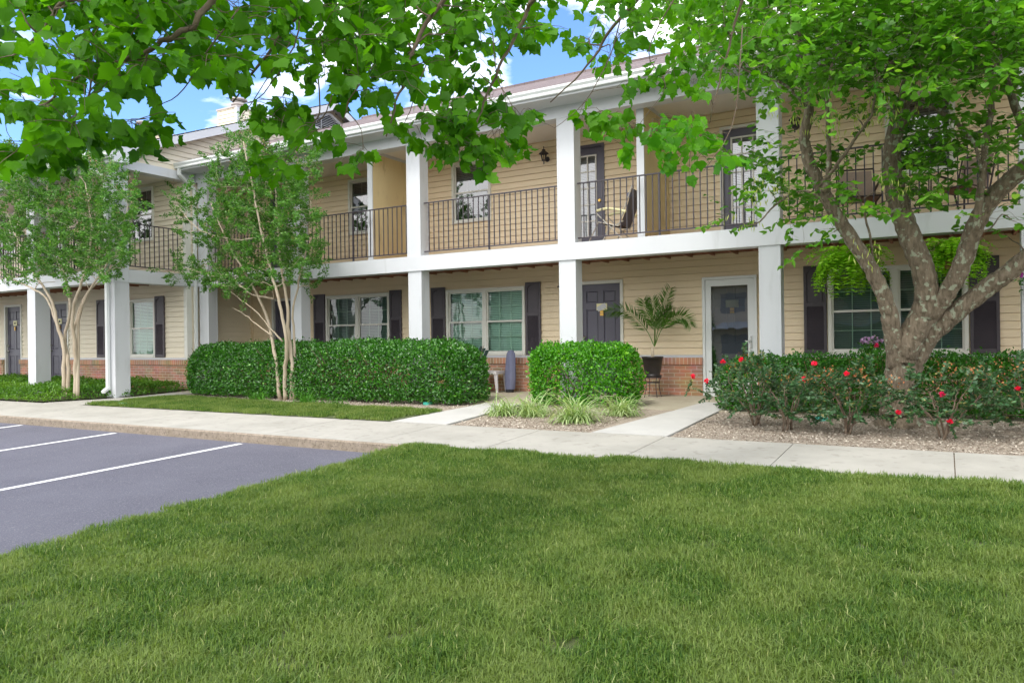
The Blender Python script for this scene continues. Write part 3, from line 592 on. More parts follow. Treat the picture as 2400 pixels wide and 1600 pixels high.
# roofs
rb = MB(); zf = 5.285
rb.add([(-15.5, 11.24, zf), (X1+.5, 11.24, zf), (X1+.5, 17.8, 7.97), (-15.5, 17.8, 7.97), (X1+.5, 24.4, 5.3), (-15.5, 24.4, 5.3), (-15.5, 11.24, zf-.03), (X1+.5, 11.24, zf-.03)], [(0, 1, 2, 3), (3, 2, 4, 5), (6, 7, 1, 0)])
rb.box(-15.5, X1+.5, 17.7, 17.9, 7.93, 7.99)
rb.add([(XL, 9.42, 5.19), (-15.13, 9.42, 5.19), (-15.13, 16.25, 8.0), (XL, 16.25, 8.0), (-15.13, 22.9, 5.27), (XL, 22.9, 5.27), (XL, 9.42, 5.165), (-15.13, 9.42, 5.165)], [(0, 1, 2, 3), (3, 2, 4, 5), (6, 7, 1, 0)])
roof = rb.build('roof', M['shingle'], B)
b = MB()                                                                              # rake boards and their soffit on the gable end
for s in (-1, 1):
    e = 9.43 if s < 0 else 22.9; p0, p1 = (e, 5.17 if s < 0 else 5.245), (16.25, 7.975)
    b.add([(x, y, z+d) for x in (-15.17, -15.14) for (y, z) in (p0, p1) for d in (-.19, 0)], [(0, 2, 3, 1), (4, 5, 7, 6), (0, 4, 6, 2), (1, 3, 7, 5), (0, 1, 5, 4)])
    b.add([(-15.5, p0[0], p0[1]-.03), (-15.17, p0[0], p0[1]-.03), (-15.17, p1[0], p1[1]-.03), (-15.5, p1[0], p1[1]-.03)], [(0, 1, 2, 3)])
b.box(-15.47, -15.143, 9.50, 9.84, 4.93, 5.17)
b.build('rake_board', M['white'], B)
b = MB(); yc = 16.25; b.add([(WX+.03, yc-1.15, 7.2), (WX+.03, yc+1.15, 7.2), (WX+.03, yc, 7.68)], [(0, 1, 2)]); vt = b.build('gable_vent', M['dark'], B)
b = MB()
for k in range(9):
    z = 7.22+k*.05; hw = 1.15*(7.68-z)/.48; b.add([(WX+.09, yc-hw, z-.024), (WX+.09, yc+hw, z-.024), (WX+.04, yc+hw, z+.016), (WX+.04, yc-hw, z+.016)], [(0, 1, 2, 3)])
b.bar((WX+.08, yc-1.2, 7.17), (WX+.08, yc+1.2, 7.17), .07); b.bar((WX+.08, yc-1.22, 7.17), (WX+.08, yc, 7.70), .06); b.bar((WX+.08, yc+1.22, 7.17), (WX+.08, yc, 7.70), .06)
for q in (-.35, .35): b.bar((WX+.095, yc+q, 7.2), (WX+.095, yc+q, 7.5), .02)
b.build('louvres', M['white'], vt)
def chimney(x0, x1, y0, y1, z0, z1, m):
    b = MB(); z = z0
    while z < z1:
        t = min(z+LAP, z1)
        for (a, c) in (((x0, y0), (x1, y0)), ((x1, y0), (x1, y1)), ((x0, y1), (x0, y0))):
            dx_, dy_ = (c[1]-a[1]), -(c[0]-a[0]); ll = math.hypot(dx_, dy_); dx_, dy_ = dx_/ll*.016, dy_/ll*.016
            b.quad((a[0]+dx_, a[1]+dy_, z), (c[0]+dx_, c[1]+dy_, z), (c[0], c[1], t), (a[0], a[1], t))
        z = t
    ch = b.build('chimney', m, roof); b = MB(); b.box(x0-.03, x1+.03, y0-.03, y1+.03, z1-.01, z1+.04); b.build('chimney_cap', M['pipe'], ch)
    b = MB(); c = ((x0+x1)/2, (y0+y1)/2, z1+.03); b.lathe([(.0, .0), (.17, .0), (.17, .18), (.24, .18), (.24, .22), (.12, .22), (.12, .34), (.27, .34), (.27, .38), (.0, .42)], c, 16); b.build('flue', M['pipe'], ch)
    b = MB(); b.box(x1-.07, x1+.022, y0-.022, y0+.07, z0, z1-.012); b.build('corner_trim', M['white'], ch)
chimney(-19.85, -18.95, 15.9, 16.8, 7.4, 8.42, M['sidinglight']); chimney(-24.7, -23.8, 15.9, 16.8, 7.4, 8.45, M['siding'])
# balcony divider walls
for x in (-10.38, -4.47):
    b = MB(); b.box(x, x+.11, YC+.30, YW-.025, 2.75, 5.03); dv = b.build('divider_wall', M['divider'], B)
    b = MB(); b.box(x-.01, x+.12, YC+.275, YC+.30, 2.705, 5.0); b.bar((x+.118, YC+.3, 5.0), (x+.118, YW-.03, 5.0), .014, .06); b.build('divider_trim', M['white'], dv)
# railings
def railing(p, q, mid=True):
    p, q = Vector(p), Vector(q); d = (q-p); n = max(2, int(d.length/.112)); b = MB(); u = d.normalized()
    z = Vector((0, 0, 1)); b.bar(p+z*3.75, q+z*3.75, .035, .02); b.bar(p+z*2.80, q+z*2.80, .03, .02)
    for k in range(1, n):
        c = p+d*(k/n)
        if mid and k == n//2: b.bar(c+z*2.71, c+z*3.74, .03)
        else: b.bar(c+z*2.81, c+z*3.74, .016)
    for c in (p+u*.0, q-u*.0): pass
    return b.build('railing', M['iron'], B)
xs = cols
for (a, c), (e, f_) in zip(xs[:-1], xs[1:]): railing((c, YC+.13, 0), (e, YC+.13, 0))
for (e, f_), (a, c) in zip(wcols[:-1], wcols[1:]): railing((c, WC+.16, 0), (e, WC+.16, 0))
railing((-15.64, WC+.34, 0), (-15.64, WW-.03, 0), False)
# downspouts
def spout(pts):
    b = MB(); [b.bar(p, q, .075, .055, up=(0, 1, 0) if abs(p[2]-q[2]) > .5 else (0, 0, 1)) for p, q in zip(pts[:-1], pts[1:])]; return b.build('downspout', M['gutter'], B)
spout([(-15.38, 11.23, 5.14), (-15.38, 11.23, 4.98)]); spout([(-15.38, 11.23, 5.0), (-15.46, 11.70, 4.72)]); spout([(-15.46, 11.69, 4.76), (-15.46, 11.69, 2.74)]); spout([(-15.46, 11.69, 2.80), (-15.46, 11.69, -.05)])
spout([(-16.0, 9.40, 5.05), (-16.0, 9.40, 4.92)]); spout([(-16.0, 9.40, 4.94), (-15.68, 9.64, 4.68)]); spout([(-15.68, 9.64, 4.72), (-15.68, 9.64, .10)]); spout([(-15.68, 9.64, .13), (-15.60, 9.48, .05)])
# wall lanterns
def lantern(x, Y, z):
    b = MB(); y = Y-.17
    b.tube([(x, Y-.01, z-.02), (x, Y-.03, z-.02)], [.055, .045], 14); b.tube([(x, Y-.03, z-.03), (x, Y-.09, z-.07), (x, y, z-.075)], .011, 8)
    b.tube([(x, y, z-.15), (x, y, z-.09)], .012, 8); b.lathe([(0, -.085), (.035, -.085), (.045, -.07), (.04, -.065)], (x, y, z), 12)
    for k in range(6): a = pi*k/3; b.bar((x+.04*cos(a), y+.04*sin(a), z-.07), (x+.068*cos(a), y+.068*sin(a), z+.06), .008)
    b.lathe([(.10, .055), (.095, .065), (.03, .12), (.035, .125), (.03, .145), (.008, .15), (.008, .20), (0, .21)], (x, y, z), 12); o = b.build('wall_lantern', M['iron'], B)
    b = MB(); b.lathe([(.036, -.068), (.062, .055)], (x, y, z), 12); b.build('lamp_glass', M['lampglass'], o)
lantern(-6.87, YW, 4.68); lantern(-2.14, YW, 4.60); lantern(-6.50, YW, 2.02)
# unit letter plate on a column
b = MB(); b.box(-12.36, -12.20, YC-.03, YC, 3.22, 3.42); q = b.build('letter_plate', M['iron'], B); b = MB(); b.box(-12.345, -12.225, YC-.034, YC-.03, 3.24, 3.40); b.build('letter_panel', M['yellow'], q)
text('letter', 'F', .13, (-12.285, YC-.036, 3.32), M['ink'], q)
# the building across the lot, only seen mirrored in the panes
O = empty('apartment_building', (-6, -27, -.9), 'pale building across the lot, seen only as a reflection in door 401', 'building'); B2 = B; B = O
b = MB(); b.box(-34, 24, -36, -28.5, -1, 5.2); b.build('wall', M['sidinglight'], B)
for k in range(14): b = MB(); x = -33+k*4.3; b.box(x, x+.4, -27, -26.6, -1, 5.0); b.build('column', M['white'], B)
b = MB(); b.box(-34, 24, -27.02, -26.58, 1.7, 2.1); b.build('balcony_beam', M['white'], B); b = MB(); b.box(-34, 24, -28.5, -27.02, 1.75, 1.95); b.build('balcony_deck', M['joist'], B); b = MB(); b.add([(-34.5, -26.2, 4.9), (24.5, -26.2, 4.9), (24.5, -33, 7.6), (-34.5, -33, 7.6), (24.5, -39, 5), (-34.5, -39, 5)], [(0, 1, 2, 3), (3, 2, 4, 5)]); b.build('roof', M['shingle'], B)
for k in range(13):
    for z in (-.1, 2.9): b = MB(); x = -32+k*4.3; b.box(x+.6, x+2.4, -28.52, -28.48, z, z+1.4); b.build('window', M['blinddark'], B)
B = B2
#PART3
# ------------------------------------------------------------------ plants
def catmull(P, k=5):
    P = [np.array(p, float) for p in P]; Q = [2*P[0]-P[1]]+P+[2*P[-1]-P[-2]]; out = []
    for i in range(1, len(Q)-2):
        for t in np.linspace(0, 1, k, endpoint=False):
            a, b_, c, d = Q[i-1:i+3]; out.append(.5*((2*b_)+(c-a)*t+(2*a-5*b_+4*c-d)*t*t+(3*b_-a-3*c+d)*t**3))
    out.append(P[-1]); return np.array(out)
class Wood:
    """limbs as tapering tubes; twigs grow from the nearest point already built"""
    def __init__(s): s.b = MB(); s.nodes = []; s.rad = []
    def limb(s, pts, rads, n=10, wob=0.0, k=5):
        C_ = catmull(pts, k); r = np.interp(np.linspace(0, len(pts)-1, len(C_)), range(len(pts)), rads)
        if wob:
            C_[1:-1] += rng.normal(size=C_[1:-1].shape)*wob; r = r*(1+rng.normal(size=len(r))*.02)
        s.b.tube(C_, list(r), n); s.nodes += list(C_); s.rad += list(r); return C_
    def attach(s, P, rmax, sag=.1, n=5):
        P = np.asarray(P); base = np.array(s.nodes); d = np.min(np.linalg.norm(P[:, None]-base[None], axis=2), axis=1); dirs = np.zeros_like(P)
        for i in np.argsort(d):
            A = np.array(s.nodes); p = P[i]; dd = np.linalg.norm(A-p, axis=1)+np.where(A[:, 2] > p[2], .15, 0); j = int(np.argmin(dd)); a = A[j]
            l = np.linalg.norm(p-a); r0 = min(rmax, s.rad[j]*.7, .0035+.006*l+.004); m1 = a*.66+p*.34+rng.normal(size=3)*.07*l+np.array([0, 0, sag*l]); m2 = a*.3+p*.7+rng.normal(size=3)*.05*l+np.array([0, 0, sag*l*.8])
            C_ = catmull([a, m1, m2, p], 3) if l > .15 else np.array([a, (a+p)/2, p])
            r = np.linspace(r0, max(.0018, r0*.4), len(C_)); s.b.tube(C_, list(r), n if r0 > .006 else 4, cap=False); s.nodes += list(C_[1:]); s.rad += list(r[1:]); dirs[i] = nrm(p-C_[-2])
        return dirs
def sprays(P, dirs, length, nl, size, droop=.0, flat=.5, hang=0., petiole=.0, up=.0, wood=None):
    """leaves set along short shoots; returns arrays for leaves()"""
    LP, LD, LN, LS = [], [], [], []
    for p, d in zip(P, dirs):
        L_ = length*rng.uniform(.6, 1.25); d = nrm(d+rng.normal(size=3)*.35+np.array([0, 0, up-droop])); n_ = max(2, int(nl*rng.uniform(.7, 1.3)))
        e = p+d*L_
        if wood is not None: wood.b.tube([p, p+d*L_*.5+np.array([0, 0, .01]), e], [.0022, .0018, .001], 3, cap=False)
        s_ = nrm(np.cross(d, [0, 0, 1.])+1e-3); 
        for k in range(n_):
            t = (k+.5)/n_; q = p+d*L_*t; sgn = 1 if k % 2 else -1
            ld = nrm(d*.45+s_*sgn*rng.uniform(.5, 1.1)+rng.normal(size=3)*.35+np.array([0, 0, -hang]))
            q = q+ld*petiole; LP.append(q); LD.append(ld)
            LN.append(nrm(np.array([0, 0, 1.])*flat+rng.normal(size=3)*(1-flat)*.9)); LS.append(size*rng.uniform(.6, 1.2))
    return np.array(LP), np.array(LD), np.array(LN), np.array(LS)
def inblobs(blobs, n):
    wts = np.array([b_[4] if len(b_) > 4 else b_[2]*b_[3] for b_ in blobs], float); wts /= wts.sum(); out = []
    for i in rng.choice(len(blobs), n, p=wts):
        c = blobs[i]; a = rng.uniform(0, 2*pi); r = math.sqrt(rng.uniform(0, 1)); out.append((c[0]+c[2]*r*cos(a), c[1]+c[3]*r*sin(a)))
    return out

# --- the two crape myrtles
def crape(name, Y0, base, stems, blobs, nsp, label, ydepth, seedn):
    root = empty(name, tuple(base), label, 'tree', 'multi-stemmed crape myrtles')
    wd = Wood()
    for st, r in stems:
        off = rng.uniform(-.3, .3); n = len(st); pts = []
        for i, (x, y) in enumerate(st):
            p = atY(x, y, Y0+off*(i/(n-1))*1.6+(rng.uniform(-.03, .03))); pts.append(p)
        wd.limb(pts, [r*(1-.75*i/(n-1)) for i in range(n)], 8, .006)
    P = np.array([atY(x, y, Y0+rng.normal()*ydepth) for x, y in inblobs(blobs, nsp)])
    dirs = wd.attach(P, .012, .06)
    dirs = nrm(dirs+np.array([0, 0, .35])+rng.normal(size=dirs.shape)*.3)
    lp, ld, ln, ls = sprays(P, dirs, .32, 76, .056, flat=.25, wood=wd)
    lp = lp+rng.normal(size=lp.shape)*.022
    wd.b.build('trunk', M['barksmooth'], root, True)
    leaves('crown', M['crape'], root, lp, ld, ln, ls, T_RHOMB)
    pk = P[rng.choice(len(P), nsp//9, replace=False)]; n = len(pk)*26
    q = np.repeat(pk, 26, axis=0)+rng.normal(size=(n, 3))*np.array([.05, .05, .07])+np.array([0, 0, .12])
    leaves('flower_buds', M['crapepink'], root, q, rdir(n), rdir(n), rng.uniform(.015, .03, n), T_RHOMB)
    return root
crape('crape_myrtle', 10.5, atY(672, 934, 10.5),
      [([(657, 936), (648, 850), (636, 786), (618, 720), (575, 640), (530, 560), (495, 480)], .042), ([(669, 936), (668, 870), (672, 815), (660, 728), (641, 655), (612, 540), (590, 430), (570, 330)], .045),
       ([(684, 936), (684, 850), (676, 780), (672, 700), (655, 600), (650, 500), (640, 380)], .045), ([(689, 936), (690, 820), (687, 730), (700, 660), (720, 570), (728, 470)], .03),
       ([(662, 800), (630, 765), (598, 728), (560, 700), (530, 672)], .018), ([(636, 786), (600, 758), (570, 735), (545, 721)], .016), ([(641, 700), (590, 690), (560, 668), (480, 640), (420, 625)], .02), ([(612, 560), (540, 560), (470, 540), (430, 500), (415, 470)], .016)],
      [(560, 420, 55, 90), (590, 345, 45, 50), (640, 470, 70, 90), (700, 520, 50, 90), (560, 540, 80, 80), (640, 590, 70, 50), (700, 600, 50, 50), (480, 520, 60, 60, 2200), (425, 470, 30, 40, 500), (410, 625, 40, 25, 700),
       (470, 640, 60, 30, 1500), (715, 420, 30, 70), (590, 660, 90, 28, 3000), (495, 650, 50, 25, 1200), (560, 650, 70, 30), (725, 640, 25, 40), (500, 400, 30, 40, 500), (610, 400, 60, 60)],
      740, 'slender crape myrtle with pale bare stems before the long hedge', .42, 1)
crape('crape_myrtle', 9.2, atY(163, 905, 9.2),
      [([(150, 935), (149, 820), (135, 764), (123, 708), (80, 640), (40, 560), (10, 480)], .047), ([(158, 935), (160, 850), (152, 790), (165, 720), (150, 640), (120, 540), (110, 430)], .045),
       ([(176, 935), (176, 820), (170, 750), (178, 700), (200, 630), (215, 540), (200, 430)], .047), ([(182, 935), (183, 830), (186, 740), (210, 680), (250, 620), (280, 540)], .04), ([(135, 764), (110, 700), (60, 668), (0, 640), (-40, 600)], .03), ([(172, 780), (195, 700), (240, 650), (270, 600), (300, 480)], .03)],
      [(150, 440, 130, 80), (50, 480, 90, 100), (240, 500, 80, 100), (150, 550, 150, 90), (60, 600, 90, 60), (250, 600, 60, 50), (150, 625, 110, 40), (20, 400, 60, 50), (300, 480, 35, 60, 1200), (200, 390, 90, 35), (-50, 520, 50, 130), (90, 380, 70, 40), (40, 640, 60, 25)],
      1000, 'broad dense crape myrtle standing in the ground cover at far left', .55, 2)

# --- the redbud on the right
rb_root = empty('redbud_tree', tuple(atY(2100, 985, 10.35)), 'large lichen-spotted tree forking low between rose bushes and right-hand hedge', 'tree')
wd = Wood()
def RB(pts, rads, y0, y1, n=14, wob=.012, k=7):
    m = len(pts); P = [atY(x, y, y0+(y1-y0)*i/(m-1)) for i, (x, y) in enumerate(pts)]; return wd.limb(P, rads, n, wob*.35, k)
RB([(2108, 1000), (2106, 975), (2103, 930), (2108, 880), (2116, 830), (2135, 790), (2158, 745), (2172, 700), (2165, 640), (2140, 570), (2112, 500), (2096, 430), (2090, 360), (2108, 270), (2140, 160), (2165, 40), (2180, -60)],
   [.29, .225, .185, .17, .17, .16, .14, .135, .13, .125, .12, .11, .10, .09, .07, .05, .03], 10.35, 9.9, 16)
RB([(2100, 860), (2094, 800), (2086, 745), (2074, 700), (2050, 645), (2010, 580), (1965, 510), (1925, 440), (1896, 380), (1886, 320), (1896, 260), (1890, 170), (1868, 70), (1860, -50)],
   [.10, .10, .10, .092, .088, .083, .08, .076, .07, .06, .055, .045, .035, .03], 10.2, 9.3)
RB([(2125, 850), (2150, 780), (2190, 725), (2230, 670), (2262, 600), (2285, 530), (2320, 470), (2370, 420), (2430, 370), (2500, 300), (2600, 200), (2680, 80)], [.11, .11, .108, .10, .098, .096, .095, .09, .085, .07, .045, .02], 10.3, 9.6)
RB([(2130, 880), (2170, 800), (2230, 740), (2300, 685), (2360, 640), (2420, 595), (2500, 550), (2620, 440), (2720, 300)], [.11, .115, .11, .105, .10, .098, .09, .06, .02], 10.35, 10.0)
RB([(1930, 450), (1942, 400), (1942, 330), (1940, 250), (1950, 150)], [.04, .03, .028, .025, .015], 9.6, 9.3, 8); RB([(1922, 435), (1960, 390), (2000, 330), (2040, 270), (2060, 180)], [.025, .022, .018, .015, .01], 9.6, 9.0, 7)
RB([(2050, 640), (2040, 560), (2020, 480), (2000, 420)], [.018, .014, .012, .008], 10.1, 9.5, 6); RB([(2108, 300), (2160, 250), (2220, 270), (2280, 330), (2300, 400)], [.03, .028, .024, .02, .012], 9.9, 9.3, 7)
RB([(2285, 540), (2300, 440), (2310, 340), (2325, 240), (2330, 120)], [.04, .038, .032, .028, .018], 9.7, 9.3, 8); RB([(1980, 535), (1900, 450), (1830, 470), (1780, 520), (1750, 530)], [.02, .014, .012, .009, .006], 9.4, 9.1, 6)
RB([(1890, 250), (1840, 200), (1780, 180), (1720, 150)], [.02, .016, .012, .008], 9.3, 8.9, 6); RB([(2130, 180), (2050, 120), (1960, 90)], [.03, .02, .012], 9.9, 9.2, 7); RB([(2430, 370), (2380, 250), (2330, 100), (2300, -20)], [.05, .04, .03, .02], 9.7, 9.2, 8)
yl2x, yl2y = [1560, 1700, 1780, 1850, 1900, 2000, 2100, 2200, 2300, 2460], [60, 170, 225, 250, 270, 270, 280, 360, 400, 420]
pts = []
while len(pts) < 1480:
    x, y = rng.uniform(1560, 2460), rng.uniform(-70, 440)
    if y < np.interp(x, yl2x, yl2y) and rng.uniform() < (.14 if y > 190 else 1): pts.append((x, y))
pts += inblobs([(1760, 400, 60, 40), (1730, 495, 90, 25), (1810, 440, 60, 50), (1960, 400, 70, 50), (2060, 460, 120, 50, 3000), (2150, 410, 60, 60), (2000, 545, 70, 25, 500), (1890, 575, 50, 18, 400), (2330, 480, 60, 50, 1600), (2250, 340, 100, 70), (1890, 480, 60, 40), (1830, 350, 50, 40), (2380, 520, 40, 60, 900), (1950, 480, 50, 40)], 190)
pts += inblobs([(2600, 150, 160, 180), (2660, 350, 100, 120), (2500, 0, 120, 100), (2100, -160, 400, 90)], 420)
P = np.array([atY(x, y, rng.uniform(8.3, 10.9) if y < 250 else rng.uniform(8.9, 10.3)) for x, y in pts])
dirs = wd.attach(P, .014, .08)
lp, ld, ln, ls = sprays(P, dirs, .34, 10, .084, droop=.12, flat=.72, hang=.22, petiole=.03, wood=wd)
wd.b.build('trunk', M['bark'], rb_root, True); leaves('crown', M['redbud'], rb_root, lp, ld, ln, ls, T_HEART)
pp = np.array([atY(x, y, rng.uniform(9.0, 9.6)) for x, y in inblobs([(1800, 440, 60, 40), (1740, 515, 50, 18), (1960, 260, 160, 60), (2050, 600, 20, 40), (2000, 580, 25, 30), (2100, 430, 40, 40), (2080, 250, 80, 40)], 330)])
dn = nrm(np.tile([0, 0, -1.], (330, 1))+rng.normal(size=(330, 3))*.25); leaves('seed_pods', M['pod'], rb_root, pp, dn, rdir(330), .085, (T_RHOMB[0]*[.3, 1, 1], T_RHOMB[1]))['kind'] = 'stuff'

# --- the maple whose branches hang over the lawn
mp_root = empty('maple_tree', (2.6, -2.4, G(-2.4)), 'big-leaved maple whose branches hang across the top of the view', 'tree')
wd = Wood(); J = np.array([1.7, -1.7, 3.9])
wd.limb([(2.6, -2.4, -1), (2.55, -2.35, 1), (2.3, -2.15, 2.6), tuple(J), (.9, -1.0, 5.2), (.3, -.2, 6.4)], [.3, .24, .2, .16, .1, .06], 14, .01)
def ML(pts, r0, r1, n=7):
    P = [J]+[atD(*p) for p in pts]; m = len(P); return wd.limb(P, [.08]+list(np.linspace(max(r0, .02), r1, m-1)), n, .006, 5)
ML([(1200, -420, 2.6), (800, -200, 3.1), (560, -60, 3.5), (493, 0, 3.6), (455, 60, 3.6), (380, 100, 3.6), (290, 140, 3.7), (190, 175, 3.8), (130, 220, 3.9), (70, 270, 4)], .022, .005)
ML([(1300, -420, 2.9), (950, -180, 3.7), (705, 30, 4.1), (610, 150, 4.2), (545, 240, 4.3)], .016, .004); ML([(1700, -450, 3.2), (1380, -150, 4.2), (1250, 0, 4.6), (1225, 50, 4.7), (1170, 160, 4.8), (1130, 260, 4.9), (1105, 320, 4.9)], .02, .004)
ML([(1500, -450, 3.0), (1150, -120, 4.1), (1010, 40, 4.4), (960, 140, 4.4), (930, 240, 4.4), (905, 320, 4.4)], .018, .004); ML([(2000, -450, 3.8), (1640, -150, 4.9), (1440, 60, 5.5), (1380, 150, 5.6), (1290, 240, 5.7)], .018, .004)
ML([(2150, -420, 4.2), (1800, -120, 5.3), (1740, 0, 5.6), (1700, 140, 5.8), (1665, 280, 5.9)], .02, .004); ML([(900, -420, 2.5), (500, -260, 3.0), (260, -120, 3.3), (150, 0, 3.4), (90, 80, 3.5), (30, 130, 3.6)], .018, .004)
def twig(pts, r0=.005, r1=.002): P = [atD(*p) for p in pts]; wd.limb(P, list(np.linspace(r0, r1, len(P))), 5, .002, 4)
twig([(705, 30, 4.1), (690, 110, 4.1), (640, 190, 4.15), (595, 238, 4.2), (530, 230, 4.2)]); twig([(680, 100, 4.1), (590, 240, 4.15), (560, 283, 4.15)], .003); twig([(745, 160, 4.2), (750, 255, 4.2), (735, 290, 4.2), (700, 340, 4.2), (675, 372, 4.2)])
twig([(785, 190, 4.2), (770, 250, 4.2), (745, 285, 4.2), (690, 282, 4.2), (665, 250, 4.2)], .004); twig([(850, 190, 4.3), (818, 235, 4.3), (815, 260, 4.3), (845, 300, 4.3), (851, 350, 4.3)], .004); twig([(818, 240, 4.3), (790, 330, 4.3)], .003)
twig([(1000, 150, 4.5), (960, 260, 4.5), (932, 330, 4.5)], .004); twig([(1155, 80, 4.8), (1165, 180, 4.8), (1190, 230, 4.8), (1210, 270, 4.8)], .004); twig([(1170, 160, 4.8), (1188, 265, 4.8)], .003); twig([(1740, 60, 5.7), (1725, 250, 5.7), (1700, 330, 5.7), (1650, 400, 5.7)], .005)
twig([(560, 20, 3.9), (480, 130, 3.9), (430, 210, 3.9), (370, 250, 3.9)]); twig([(220, 175, 3.7), (200, 250, 3.7), (160, 280, 3.7)]); twig([(1460, 20, 5.4), (1430, 130, 5.5), (1370, 240, 5.5), (1300, 300, 5.5)]); twig([(1590, -20, 5.3), (1520, 120, 5.5), (1560, 200, 5.5), (1500, 290, 5.5)])
ylx = [-60, 20, 110, 170, 240, 330, 400, 470, 560, 630, 720, 800, 900, 960, 1040, 1120, 1180, 1230, 1290, 1380, 1460, 1560, 1650, 1760, 1900]
yly = [318, 322, 290, 305, 285, 245, 210, 195, 225, 190, 215, 250, 290, 250, 280, 310, 330, 250, 230, 220, 270, 240, 270, 240, 150]
gaps = [(35, 75, 50, 45), (90, 165, 75, 28), (40, 225, 40, 20), (575, 120, 25, 22), (655, 205, 40, 45), (610, 190, 30, 30), (715, 60, 15, 14), (775, 215, 32, 34), (845, 150, 20, 22), (1190, 155, 45, 55), (1270, 130, 50, 60), (1250, 195, 50, 20), (1350, 45, 50, 32), (1330, 120, 35, 30),
        (1590, 60, 35, 40), (1650, 30, 30, 25), (1440, 165, 30, 25), (1020, 200, 25, 20), (170, 40, 30, 20), (500, 50, 18, 15), (420, 45, 20, 14), (330, 100, 22, 14), (560, 190, 22, 18), (1130, 60, 18, 16), (925, 25, 18, 16), (700, 175, 25, 20), (380, 190, 20, 14), (250, 215, 16, 14)]
pts = []
while len(pts) < 880:
    x, y = rng.uniform(-60, 1880), rng.uniform(-90, 330)
    if y > np.interp(x, ylx, yly)-50: continue
    if any(((x-a)/c)**2+((y-e)/f_)**2 < 1.45 for a, e, c, f_ in gaps): continue
    if x > 1600 and rng.uniform() < .35: continue
    pts.append((x, y))
pts += inblobs([(650, 230, 22, 25), (625, 280, 22, 20), (670, 270, 28, 18), (740, 300, 35, 16), (650, 372, 28, 16), (840, 350, 22, 20), (1085, 330, 50, 25), (1140, 345, 22, 22), (1180, 310, 35, 30), (1190, 350, 22, 12), (955, 295, 30, 18), (1060, 270, 50, 25), (1230, 270, 40, 22), (1400, 270, 50, 20), (1460, 290, 30, 20), (110, 330, 60, 18), (180, 290, 60, 25), (30, 340, 40, 18), (330, 285, 25, 18)], 175)
top_ = inblobs([(300, -230, 380, 140), (900, -230, 420, 140), (1450, -230, 400, 140)], 330); pts += top_
dep = lambda x: np.interp(x, [0, 350, 700, 1000, 1300, 1700, 1900], [3.5, 3.7, 4.2, 4.6, 5.3, 6.0, 6.4])
P = np.array([atD(x, y, dep(x)+rng.uniform(-.45, .75)*(1 if y < 230 else .5)) for x, y in pts]); dirs = wd.attach(P, .007, .05, 5)
lp, ld, ln, ls = sprays(P, dirs, .13, 4.3, .086, droop=.35, flat=.22, hang=.75, petiole=.03, wood=wd)
far = np.array([(p-CAM) @ Fw for p in lp]) > 5.0
ln[~far] = nrm(ln[~far]+(-Fw)*.35)
leaves('crown', M['maple'], mp_root, lp, ld, ln, ls, T_MAPLE)
yp = inblobs([(1560, 315, 60, 40), (1600, 350, 50, 28), (1670, 330, 45, 30), (1440, 330, 30, 22), (1700, 360, 25, 22), (1630, 290, 60, 30)], 46); P = np.array([atD(x, y, rng.uniform(5.7, 6.3)) for x, y in yp])
dirs = wd.attach(P, .004, .04, 4); lp, ld, ln, ls = sprays(P, dirs, .12, 4, .098, droop=.4, flat=.2, hang=.8, petiole=.03, wood=wd)
wd.b.build('trunk', M['twig'], mp_root, True); q = leaves('young_leaves', leafmat('mapleyoung', (.07, .28, .008), (.16, .42, .02), .5, .5), mp_root, lp, ld, ln, ls, T_MAPLE); q['label'] = 'lighter yellow-green leaves'

